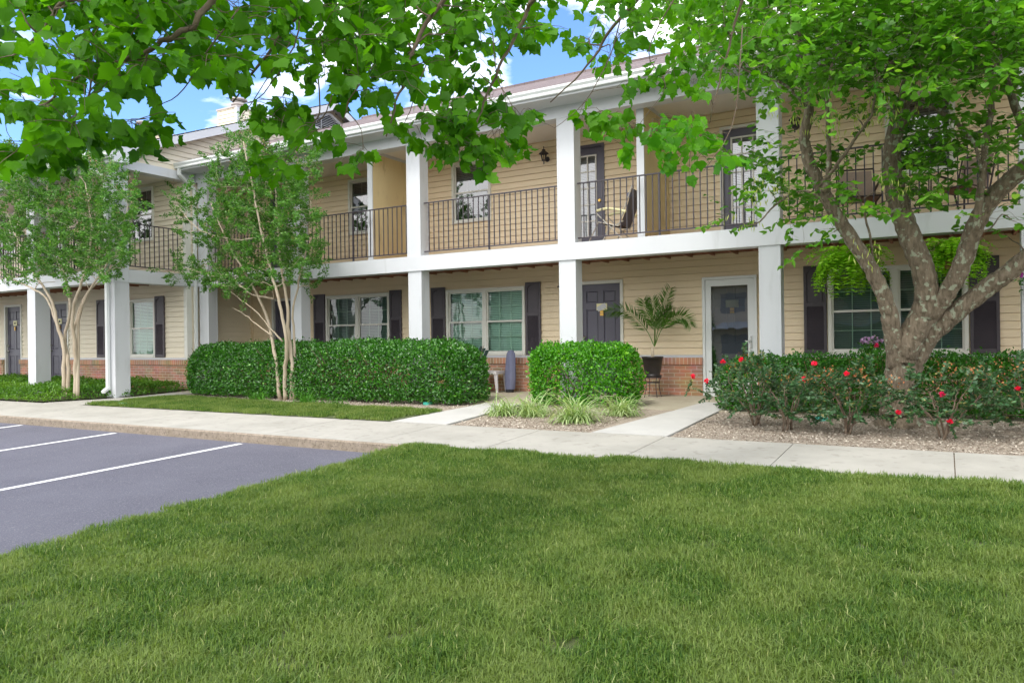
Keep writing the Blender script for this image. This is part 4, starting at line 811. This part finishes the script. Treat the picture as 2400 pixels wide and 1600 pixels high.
# --- hedges
def hedge(x0, x1, y0, y1, z1, n, size, m, label, gapsw=(), zb=-.22, nexp=5, open_=0.0, stems=26):
    c = np.array([(x0+x1)/2, (y0+y1)/2]); zg = G(c[1]); root = empty('hedge', (c[0], c[1], zg), label, 'hedge')
    hx, hy, hz = (x1-x0)/2, (y1-y0)/2, (z1-zg-zb)/2; zc = zg+zb+hz
    ar = np.array([hx*hz*1.5, hx*hz*.5, hx*hy*1.1, hx*hy*.05, hy*hz, hy*hz]); f = rng.choice(6, n, p=ar/ar.sum()); u = rng.uniform(-1, 1, (n, 2)); p = np.zeros((n, 3))
    for k, (ax, s_) in enumerate(((1, -1), (1, 1), (2, 1), (2, -1), (0, -1), (0, 1))):
        q = f == k; o = [i for i in range(3) if i != ax]; p[q, ax] = s_; p[q, o[0]] = u[q, 0]; p[q, o[1]] = u[q, 1]
    hm = np.array([hx, hy, hz]); big = min(hy, hz)*.9                     # round the corners with a constant radius
    w_ = p*hm; core = np.clip(w_, -(hm-big), hm-big); d = w_-core; dl = np.linalg.norm(d, axis=1, keepdims=True); out = nrm(d)
    w_ = core+out*np.minimum(dl, big)
    ph = rng.uniform(0, 6, 6); bump = (np.sin(w_[:, 0]*3.1+ph[0])*np.sin(w_[:, 2]*4.3+ph[1])+.7*np.sin(w_[:, 0]*7.7+w_[:, 2]*5+ph[2])*np.cos(w_[:, 1]*6+ph[3])+.5*np.sin(w_[:, 0]*17+ph[4]+w_[:, 2]*11))*.03
    depth = np.abs(rng.normal(size=n))*.07; depth[rng.uniform(size=n) < .25] += .1
    w_ = w_+out*(bump-depth+(rng.uniform(size=n) < .03)*rng.uniform(.02, .1, n))[:, None]; w_[:, 2] -= np.maximum(0, w_[:, 2]+hz)*.12*np.abs(w_[:, 0]/hx)**8+np.maximum(0, w_[:, 2]+hz)*.012*np.sin(w_[:, 0]*2.6+ph[5]); P = w_+np.array([c[0], c[1], zc])
    keep = np.ones(n, bool)
    for gx, gz, rx, rz, pr in gapsw: keep &= ~((((P[:, 0]-gx)/rx)**2+((P[:, 2]-gz)/rz)**2 < 1) & (rng.uniform(size=n) < pr))
    keep &= P[:, 2] > zg+.03; P = P[keep]; out = out[keep]; n = len(P)
    D = nrm(out*.45+rng.normal(size=(n, 3))*.75+np.array([0, 0, .35])); Nn = nrm(out*.9+rng.normal(size=(n, 3))*.55+np.array([0, 0, .35]))
    leaves('foliage', m, root, P, D, Nn, rng.uniform(size*.65, size*1.2, n), T_OVAL)
    b = MB()
    for k in range(stems):
        bx = x0+.25+(x1-x0-.5)*(k+.5)/stems+rng.uniform(-.1, .1); by = c[1]+rng.uniform(-.12, .12)
        for j in range(4):
            t = (bx+rng.normal()*.22, by+rng.normal()*hy*.55, zg+rng.uniform(.55, .95)*(z1-zg)); mid = (bx+(t[0]-bx)*.4+rng.normal()*.03, by+(t[1]-by)*.4, zg+(t[2]-zg)*.45)
            b.tube([(bx, by, zg-.03), mid, t], [.014, .010, .004], 5, cap=False)
    b.build('stems', M['twig'], root); return root
hedge(-14.45, -7.0, 10.45, 11.62, 1.07, 66000, .055, M['hedge'], 'long dark green clipped hedge behind the slender crape myrtle', [(-13.9, .35, .3, .2, .5), (-8.6, .55, .18, .12, .6)], stems=30)
hedge(-6.05, -4.16, 10.80, 11.55, .99, 16000, .052, M['hedgelight'], 'short bright green rounded hedge in front of door 402', [(-5.25, .36, .22, .20, .45), (-5.5, .14, .5, .12, .5), (-4.6, .1, .3, .12, .6)], zb=-.10, stems=8)
hedge(-2.95, 3.0, 10.95, 11.70, .79, 36000, .048, M['hedgedark'], 'low dark hedge behind the rose bushes below the right window', zb=-.15, stems=20)

# --- roses
flw = {0: [(1624, 882), (1656, 892), (1694, 847), (1738, 843)], 1: [(1908, 852), (1884, 888)], 2: [(1985, 876)], 3: [(2208, 924), (2107, 965), (2227, 988)], 4: [(2385, 910)]}
rl = ['leftmost rose bush, reaching over the walk with several red blooms', 'second rose bush from the left, two small blooms near its top', 'rose bush with one red bloom just left of the tree trunk', 'rose bush right of the tree trunk with two low blooms', 'rose bush at the right edge of the picture']
for i, (bx, by, rx, zt, ns) in enumerate([(-2.1, 9.85, .64, .76, 90), (-1.66, 9.55, .47, .62, 64), (-.98, 9.52, .47, .66, 66), (-.02, 9.48, .62, .68, 84), (.85, 9.8, .64, .70, 84)]):
    zg = G(by); root = empty('rose_bush', (bx, by, zg), rl[i], 'rose bush', 'rose bushes along the sidewalk'); wd = Wood()
    for k in range(7):
        a = 2*pi*k/7+rng.uniform(-.3, .3); r = rx*rng.uniform(.3, .6); wd.limb([(bx+rng.normal()*.03, by+rng.normal()*.03, zg-.02), (bx+r*.3*cos(a), by+r*.3*sin(a), zg+.18), (bx+r*.7*cos(a), by+r*.7*sin(a), zg+.36), (bx+r*cos(a), by+r*sin(a), zg+zt*.72)], [.012, .010, .008, .005], 6, .006, 4)
    u = rdir(ns)*(rng.uniform(.2, 1, ns)**.4)[:, None]; P = np.array([bx, by, zg+.14+zt*.45])+u*np.array([rx, rx*.75, zt*.48]); fp = [atY(x, y, by-.12+rng.uniform(-.15, .05)) for x, y in flw[i]]
    Pa = np.vstack([P, np.array(fp)]); dirs = wd.attach(Pa, .006, .05, 4); d2 = nrm(dirs[:ns]+rng.normal(size=(ns, 3))*.4+np.array([0, 0, .1]))
    lp, ld, ln, ls = sprays(Pa-np.array([0, 0, .02]), np.vstack([d2, np.tile([-.2, 0, -.6], (len(fp), 1))]), .22, 30, .052, flat=.45, wood=wd)
    wd.b.build('stems', M['barksmooth'] if 0 else M['twig'], root, True); leaves('foliage', M['rose'], root, lp, ld, ln, ls, T_OVAL)
    tp = P[P[:, 2] > zg+zt*.72]; tp = tp[rng.choice(len(tp), max(2, len(tp)//3), replace=False)]; n = len(tp)*9; q = np.repeat(tp, 9, axis=0)+rng.normal(size=(n, 3))*.035+np.array([0, 0, .07]); leaves('new_shoots', M['rosetip'], root, q, rdir(n, .5), rdir(n), .034, T_RHOMB)['kind'] = 'stuff'
    for j, p in enumerate(fp):
        n = 22; d = rdir(n, .35); leaves('flower', M['rosepink'] if (i, j) in ((3, 0),) else M['rosepetal'], root, p+d*.008, nrm(d+rng.normal(size=(n, 3))*.3), rdir(n), rng.uniform(.024, .036, n), (T_HEART[0]*[1.1, 1, 1], T_HEART[1]))

# --- strap-leaved plants
def straps(name, c, n, ln_, wd_, m, label, cat, group, spread=1.55, rad=.10):
    root = empty(name, c, label, cat, group); v, f = [], []
    for k in range(n):
        a = rng.uniform(0, 2*pi); l = ln_*rng.uniform(.6, 1.15); e0 = rng.uniform(.3, 1.0)*spread; bx, by = c[0]+rng.normal()*rad, c[1]+rng.normal()*rad; zz_ = c[2]; el = pi/2-e0*.55; x, y = bx, by; s_ = (-sin(a)*wd_/2, cos(a)*wd_/2); b0 = len(v); sg = 6
        for j in range(sg+1):
            wf = (1-(j/sg)**2.2)*.97+.03; v += [(x+s_[0]*wf, y+s_[1]*wf, zz_+.003*(j % 2)), (x-s_[0]*wf, y-s_[1]*wf, zz_)]
            x += cos(a)*cos(el)*l/sg; y += sin(a)*cos(el)*l/sg; zz_ += sin(el)*l/sg; el -= e0*.42
            if zz_ < c[2]+.01: zz_ = c[2]+.01
        f += [(b0+2*j, b0+2*j+1, b0+2*j+3, b0+2*j+2) for j in range(sg)]
    fastmesh('blades', np.array(v), np.array(f), m, root); return root
def gz(x, y): return (x, y, G(y)-.01)
for (x, y, n, l, lb) in [(-6.05+.22, 9.75, 150, .36, 'variegated lily turf clump nearest the left front walk'), (-5.48, 10.0, 130, .36, 'variegated lily turf clump beneath the left end of the bright hedge'), (-5.28, 9.72, 70, .28, 'small variegated lily turf clump between two larger ones'), (-4.47, 9.45, 250, .42, 'largest variegated lily turf clump, low and mounded near the sidewalk'), (-4.12, 10.25, 150, .36, 'variegated lily turf clump nearest the potted palm')]:
    straps('lily_turf', gz(x, y), int(n*1.2), l*1.5, .016, M['liriope'], lb, 'ornamental grass', 'striped lily turf clumps in the bark bed', rad=.085)
for (x, y, n, l, lb) in [(-11.75, 10.25, 110, .36, 'green daylily clump left of the slender crape myrtle stems'), (-10.25, 10.1, 130, .38, 'green daylily clump right of the slender crape myrtle stems'), (-9.55, 10.05, 60, .28, 'smallest green daylily clump at the foot of the long hedge')]:
    straps('daylily', gz(x, y), n, l, .012, M['daylily'], lb, 'daylily', 'daylilies at the foot of the long hedge', 1.3, .08)
# --- ground cover at the far left
n = 70000; x = rng.uniform(-34, -14.9, n); y = rng.uniform(8.66, 11.3, n)
edge = np.interp(y, [8.6, 9.9, 10.99, 11.3], [-16.35, -15.42, -15.3, -15.3]); k = x < edge; x, y, edge = x[k], y[k], edge[k]
h = .05+np.minimum(1, (y-8.66)/.35)*np.minimum(1, (edge-x)/.25)*(.20+.05*np.sin(x*2.3)*np.cos(y*3.1)); z = np.array([G(q) for q in y])+h*rng.uniform(.45, 1.1, len(y))**.6
P = np.stack([x, y, z], 1); n = len(P); tag(leaves('ground_cover', M['cover'], None, P, rdir(n, .2), nrm(np.tile([0, 0, 1.3], (n, 1))+rng.normal(size=(n, 3))*.6), rng.uniform(.04, .075, n), T_OVAL), 'low leafy ground cover along the left wing', 'ground cover', None, 'stuff')
gsheet('flower_bed', M['soil'], [[(-35, 8.64), (-16.33, 8.64), (-15.38, 9.9), (-15.3, 11.0), (-15.3, 11.45), (-35, 11.45)]], .03)

# ------------------------------------------------------------------ things on the patio
def four_table():
    c = (-8.02, 13.0, G(13)); root = empty('side_table', c, 'small white plastic side table beside the covered bundle', 'table'); b = MB(); x, y = c[0], c[1]
    b.box(x-.24, x+.24, y-.2, y+.2, .405, .43); b.box(x-.25, x+.25, y-.21, y-.195, .37, .428); b.box(x-.25, x+.25, y+.195, y+.21, .37, .428); b.box(x-.25, x-.241, y-.195, y+.195, .37, .428); b.box(x+.241, x+.25, y-.195, y+.195, .37, .428); b.build('tabletop', M['plastic'], root)
    for sx_ in (-1, 1):
        for sy_ in (-1, 1):
            b = MB(); X_, Y_ = x+sx_*.215, y+sy_*.175; b.add([(X_-.04, Y_-.02, .40), (X_+.04, Y_-.02, .40), (X_+.04, Y_+.02, .40), (X_-.04, Y_+.02, .40), (X_+sx_*.03-.02, Y_-.014, 0), (X_+sx_*.03+.02, Y_-.014, 0), (X_+sx_*.03+.02, Y_+.014, 0), (X_+sx_*.03-.02, Y_+.014, 0)],
                            [(0, 1, 5, 4), (1, 2, 6, 5), (2, 3, 7, 6), (3, 0, 4, 7), (4, 5, 6, 7)]); b.build('leg', M['plastic'], root)
four_table()
root = empty('covered_bundle', (-7.60, 13.02, 0), 'tall narrow bundle in a blue-grey fabric cover against the brick', 'covered bundle'); b = MB(); v = []; n = 22; zs = [.06, .12, .3, .5, .68, .78, .83, .85]; ws = [.098, .105, .115, .112, .10, .085, .055, .02]
for z, w_ in zip(zs, ws):
    for k in range(n): a = 2*pi*k/n; r = w_*(1+.10*sin(a*5+z*3)+.05*sin(a*9-z*5)); v.append((-7.60+r*cos(a), 13.02+r*.62*sin(a)+.09*z, z))
b.add(v, [(i*n+k, i*n+(k+1) % n, (i+1)*n+(k+1) % n, (i+1)*n+k) for i in range(len(zs)-1) for k in range(n)]+[tuple(range((len(zs)-1)*n, len(zs)*n))]); b.build('cover', M['bluefabric'], root, True)
b = MB(); b.lathe([(0, 0), (.085, 0), (.09, .06), (.0, .062)], (-7.60, 13.02, 0), 18); b.build('base', M['blackfabric'], root)
# green slatted garden chair, mostly behind the long hedge
root = empty('garden_chair', (-8.2, 12.4, 0), 'dark green slatted garden chair just showing above the long hedge', 'chair'); x, y = -8.5, 12.4
for k in range(5): b = MB(); q = y-.24+k*.12; b.bar((x+.32, q, .3), (x+.62, q, .93-.04*abs(k-2)), .10, .02, up=(1, 0, 0)); b.build('back_slat', M['greenplastic'], root)
b = MB(); b.bar((x-.3, y, .38), (x+.34, y, .30), .52, .03); b.build('seat', M['greenplastic'], root)
for s_ in (-1, 1):
    b = MB(); b.box(x-.36, x+.42, y+s_*.33-.06, y+s_*.33+.06, .56, .58); b.build('armrest', M['greenplastic'], root)
    for xx in (-.30, .30): b = MB(); b.box(x+xx-.05, x+xx+.05, y+s_*.31-.015, y+s_*.31+.015, 0, .56); b.build('leg', M['greenplastic'], root)
# plant stand and potted palm
px_, py_ = -4.52, 12.80
root = empty('plant_stand', (px_, py_, 0), 'black wrought-iron plant stand under the palm pot', 'plant stand'); b = MB()
for z, r in ((.345, .155), (.26, .12)): a = np.linspace(0, 2*pi, 25); b.tube([(px_+r*cos(t), py_+r*sin(t), z) for t in a], .007, 6, cap=False)
b.build('ring', M['iron'], root)
for k in range(4): a = pi/4+k*pi/2; b = MB(); b.tube(catmull([(px_+r*cos(a), py_+r*sin(a), z) for r, z in ((.155, .35), (.125, .26), (.13, .14), (.165, 0))], 4), .007, 6); b.build('leg', M['iron'], root)
root = empty('potted_palm', (px_, py_, .36), 'young palm in a black pot on the iron stand between doors 402 and 401', 'potted palm'); b = MB()
b.lathe([(0, .0), (.15, .0), (.165, .035), (.155, .04), (.13, .04), (.13, .06), (.15, .12), (.185, .34), (.195, .34), (.195, .365), (.175, .365), (.165, .31), (0, .31)], (px_, py_, .355), 28); b.build('pot', M['potblack'], root, True)
b = MB(); b.lathe([(0, .008), (.168, .0)], (px_, py_, .675), 20); b.build('potting_soil', M['bark_mulch'], root); b = MB(); b.tube([(px_, py_, .66), (px_+.005, py_, .78), (px_, py_, .88)], [.035, .03, .02], 8); b.build('trunk', M['barksmooth'], root, True)
fr = [[(1534, 812), (1516, 775), (1485, 740), (1450, 726), (1419, 735)], [(1534, 812), (1536, 765), (1533, 725), (1528, 700)], [(1534, 812), (1545, 760), (1558, 710), (1571, 674)], [(1534, 812), (1552, 770), (1580, 746), (1605, 745), (1621, 765)], [(1534, 812), (1532, 760), (1512, 722), (1508, 702)], [(1534, 812), (1545, 765), (1562, 735), (1572, 728)]]
yo = [0, -.15, .1, -.1, -.25, .25]
for F_, yy in zip(fr, yo):
    C_ = catmull([atY(x, y, 12.8+yy*i/4) for i, (x, y) in enumerate(F_)], 9); b = MB(); b.tube(C_, list(np.linspace(.008, .002, len(C_))), 5); fo = b.build('frond', M['palm'], root); lp, ld, ls = [], [], []
    for i in range(int(len(C_)*.25), len(C_)-1):
        t = nrm(C_[i+1]-C_[i]); s_ = nrm(np.cross(t, Fw)); f_ = i/len(C_)
        for sub in (0, .5):
            for sg in (-1, 1): lp.append(C_[i]*(1-sub)+C_[i+1]*sub); ld.append(nrm(t*.8+s_*sg*.8+np.array([0, 0, -.05])+rng.normal(size=3)*.10)); ls.append(.19*math.sin(min(.93, f_*.9+.1)*pi)**.6+.05)
    n = len(lp); leaves('leaflets', M['palm'], fo, lp, ld, nrm(np.tile(-Fw, (n, 1))+rng.normal(size=(n, 3))*.5), np.array(ls), (np.array([(0, 0, 0), (.036, .35, .01), (0, 1, -.08), (-.036, .35, .01)]), T_RHOMB[1]))
# hanging ferns
def fern(x, y, ztop, lb, s=1.0, potm='potblack'):
    root = empty('hanging_fern', (x, y, ztop), lb, 'hanging fern', 'ferns hanging from the balcony beam'); b = MB(); zc = ztop-.05; b.lathe([(0, -.16), (.09, -.16), (.13, 0), (.12, 0), (.10, -.03), (0, -.03)], (x, y, zc), 16); b.build('basket', M[potm], root)
    b = MB()
    for k in range(3): a = 2*pi*k/3; b.tube([(x+.125*cos(a), y+.125*sin(a), zc), (x, y, 2.43)], .003, 4)
    b.build('hanger', M['iron'], root); lp, ld, ls = [], [], []
    for k in range(int(74*s)):
        a = rng.uniform(0, 2*pi); l = .66*s*rng.uniform(.6, 1.1); el = rng.uniform(.1, 1.3); p = np.array([x, y, zc]); st = 16
        for j in range(st):
            t = np.array([cos(a)*cos(el), sin(a)*cos(el), sin(el)]); sd_ = np.array([-sin(a), cos(a), 0]); q = p+t*l/st; el -= rng.uniform(.10, .19)
            for sg in (-1, 1): lp.append(p); ld.append(nrm(sd_*sg+t*.25+rng.normal(size=3)*.1)); ls.append(.055*s*math.sin(pi*(.12+.8*j/st))+.04)
            p = q
    n = len(lp); leaves('fronds', M['fern'], root, lp, ld, nrm(np.tile([0, 0, 1.], (n, 1))+rng.normal(size=(n, 3))*.4), np.array(ls), T_RHOMB)
fern(-1.22, 11.86, 2.12, 'bright green hanging fern left of the redbud trunk', 1.2); fern(.10, 11.86, 2.14, 'hanging fern in a terracotta basket between two limbs of the redbud', 1.05, 'pottan')
# flowers
def blooms(root, c, r, n, m, sz=.035): d = rdir(n); P = np.array(c)+d*np.array(r)*(rng.uniform(.3, 1, n)**.5)[:, None]; return leaves('flowers', m, root, np.repeat(P, 5, 0), rdir(n*5), rdir(n*5), sz, T_HEART)
root = empty('hanging_basket', (1.02, 11.5, 1.8), 'hanging basket of magenta flowers at the right edge', 'flower basket'); b = MB(); b.lathe([(0, -.16), (.09, -.15), (.14, 0), (0, 0)], (1.02, 11.5, 1.68), 16); b.build('basket', M['pottan'], root); b = MB()
for k in range(3): a = 2*pi*k/3; b.tube([(1.02+.13*cos(a), 11.5+.13*sin(a), 1.68), (1.02, 11.7, 2.43)], .003, 4)
b.build('hanger', M['iron'], root); blooms(root, (1.0, 11.45, 1.80), (.19, .19, .12), 26, M['magenta']); lp = np.array([1.02, 11.5, 1.72])+rng.normal(size=(240, 3))*[.11, .11, .06]; leaves('foliage', M['hedge'], root, lp, rdir(240), rdir(240), .05, T_OVAL)
c = atY(2042, 797, 11.9); root = empty('flower_pot', (c[0], c[1], 0), 'potted lilac flowers in front of the right window', 'potted flowers'); b = MB(); b.lathe([(0, 0), (.10, 0), (.15, .30), (.16, .32), (.13, .32), (0, .28)], (c[0], c[1], .42), 18); b.build('pot', M['pottan'], root)
b = MB(); b.lathe([(0, 0), (.14, 0), (.14, .02), (.03, .03), (.03, .40), (.14, .41), (0, .42)], (c[0], c[1], 0), 14); b.build('stand', M['iron'], root)
blooms(root, c, (.15, .12, .07), 34, M['lilac'], .03); blooms(root, c+np.array([.08, -.1, -.07]), (.022, .018, .018), 5, M["rosepink"], .034); lp = c+np.array([0, 0, -.12])+rng.normal(size=(260, 3))*[.09, .09, .06]; leaves('foliage', M['hedge'], root, lp, rdir(260), rdir(260), .05, T_OVAL)
# irrigation valve lids
for i, (p, lb) in enumerate(((( 1003, 946), 'round green valve lid at the edge of the small lawn strip'), ((1925, 983), 'green valve lid in the bark bed left of the tree trunk'), ((287, 948), 'green valve lid at the left tip of the lawn strip'))):
    d = ray(*p); t = (-.04*12-EYE)/(d[2]-.04*d[1]); q = CAM+d*t; b = MB(); b.lathe([(0, .035), (.07, .035), (.085, .02), (.085, -.02)], (q[0], q[1], q[2]), 18); tag(b.build('valve_lid', M['teal'], None), lb, 'valve lid', 'irrigation valve lids')

# ------------------------------------------------------------------ balcony furniture
FL = 2.705
root = empty('folding_lounge_chair', (-5.1, 12.6, FL), 'folding lounge chair with black sling on the balcony by the divider', 'chair'); y0, y1 = 12.32, 12.86
b = MB(); b.add([(x, y, z) for y in (y0+.04, y1-.04) for x, z in ((-5.30, 3.10), (-5.02, 3.04), (-4.90, 3.03))], [(0, 1, 4, 3), (1, 2, 5, 4)]); b.build('seat', M['blackfabric'], root)
b = MB(); b.add([(x, y, z) for y in (y0+.04, y1-.04) for x, z in ((-4.92, 3.04), (-4.80, 3.32), (-4.70, 3.66))], [(0, 1, 4, 3), (1, 2, 5, 4)]); b.tube([(-4.76, y0+.08, 3.56), (-4.76, y1-.08, 3.56)], .05, 10); b.build('backrest', M['bluefabric'], root)
for y in (y0, y1):
    b = MB(); b.tube([(-4.68, y, 3.70), (-4.94, y, 3.02), (-5.32, y, 3.12), (-5.55, y, FL)], .013, 6); b.tube([(-5.36, y, 3.28), (-5.1, y, 3.02), (-4.80, y, FL)], .012, 6); b.tube([(-4.85, y, 3.10), (-5.08, y, 3.0), (-5.30, y, FL)], .012, 6); b.build('frame', M['steel'], root)
    b = MB(); b.tube(catmull([(-5.36, y, 3.32), (-5.2, y, 3.345), (-5.0, y, 3.32), (-4.80, y, 3.26)], 4), .024, 8); b.build('armrest', M['cream'], root)
b = MB()
for x, z in ((-5.55, FL+.02), (-4.80, FL+.02), (-5.32, 3.12)): b.tube([(x, y0, z), (x, y1, z)], .011, 6)
b.build('crossbar', M['steel'], root)
def sling_chair(cx, cy, lb, face):
    root = empty('patio_chair', (cx, cy, FL), lb, 'chair', 'brown patio chairs on the right balcony'); c, s_ = cos(face), sin(face); T = lambda x, y, z: (cx+x*c-y*s_, cy+x*s_+y*c, FL+z)
    b = MB(); b.add([T(x, y, z) for x in (-.24, .24) for y, z in ((-.26, .43), (.0, .39), (.22, .40))], [(0, 1, 4, 3), (1, 2, 5, 4)]); b.build('seat', M['sling'], root)
    b = MB(); b.add([T(x, y, z) for x in (-.24, .24) for y, z in ((.22, .40), (.28, .65), (.36, .92))], [(0, 1, 4, 3), (1, 2, 5, 4)]); b.build('backrest', M['sling'], root)
    for x in (-.27, .27):
        b = MB(); b.tube([T(x, -.28, 0), T(x, -.27, .44), T(x, .22, .40), T(x, .37, .95)], .014, 6); b.tube([T(x, .2, .40), T(x, .34, 0)], .014, 6); b.build('frame', M['brownmetal'], root)
        b = MB(); b.tube(catmull([T(x, -.30, .64), T(x, -.1, .66), T(x, .27, .60)], 4), .018, 6); b.tube([T(x, -.26, .63), T(x, -.27, .42)], .012, 6); b.build('armrest', M['brownmetal'], root)
    b = MB(); b.tube([T(-.27, .37, .95), T(.27, .37, .95)], .014, 6); b.tube([T(-.27, -.27, .42), T(.27, -.27, .42)], .013, 6); b.build('crossbar', M['brownmetal'], root)
sling_chair(-1.12, 12.62, 'brown sling patio chair on the right balcony, left of the middle tree limb', .25); sling_chair(.22, 12.62, 'brown patio chair on the right balcony behind the rightmost tree limbs', -.7)
root = empty('patio_table', (-.42, 12.55, FL), 'small round patio table between the two brown balcony chairs', 'table'); b = MB(); b.lathe([(0, .42), (.24, .42), (.25, .435), (.24, .45), (0, .45)], (-.42, 12.55, FL), 24); b.build('tabletop', M['brownmetal'], root)
for k in range(3): a = 2*pi*k/3+.4; b = MB(); b.tube([(-.42+.18*cos(a), 12.55+.18*sin(a), FL), (-.42+.05*cos(a), 12.55+.05*sin(a), FL+.24), (-.42+.16*cos(a), 12.55+.16*sin(a), FL+.42)], .011, 6); b.build('leg', M['brownmetal'], root)
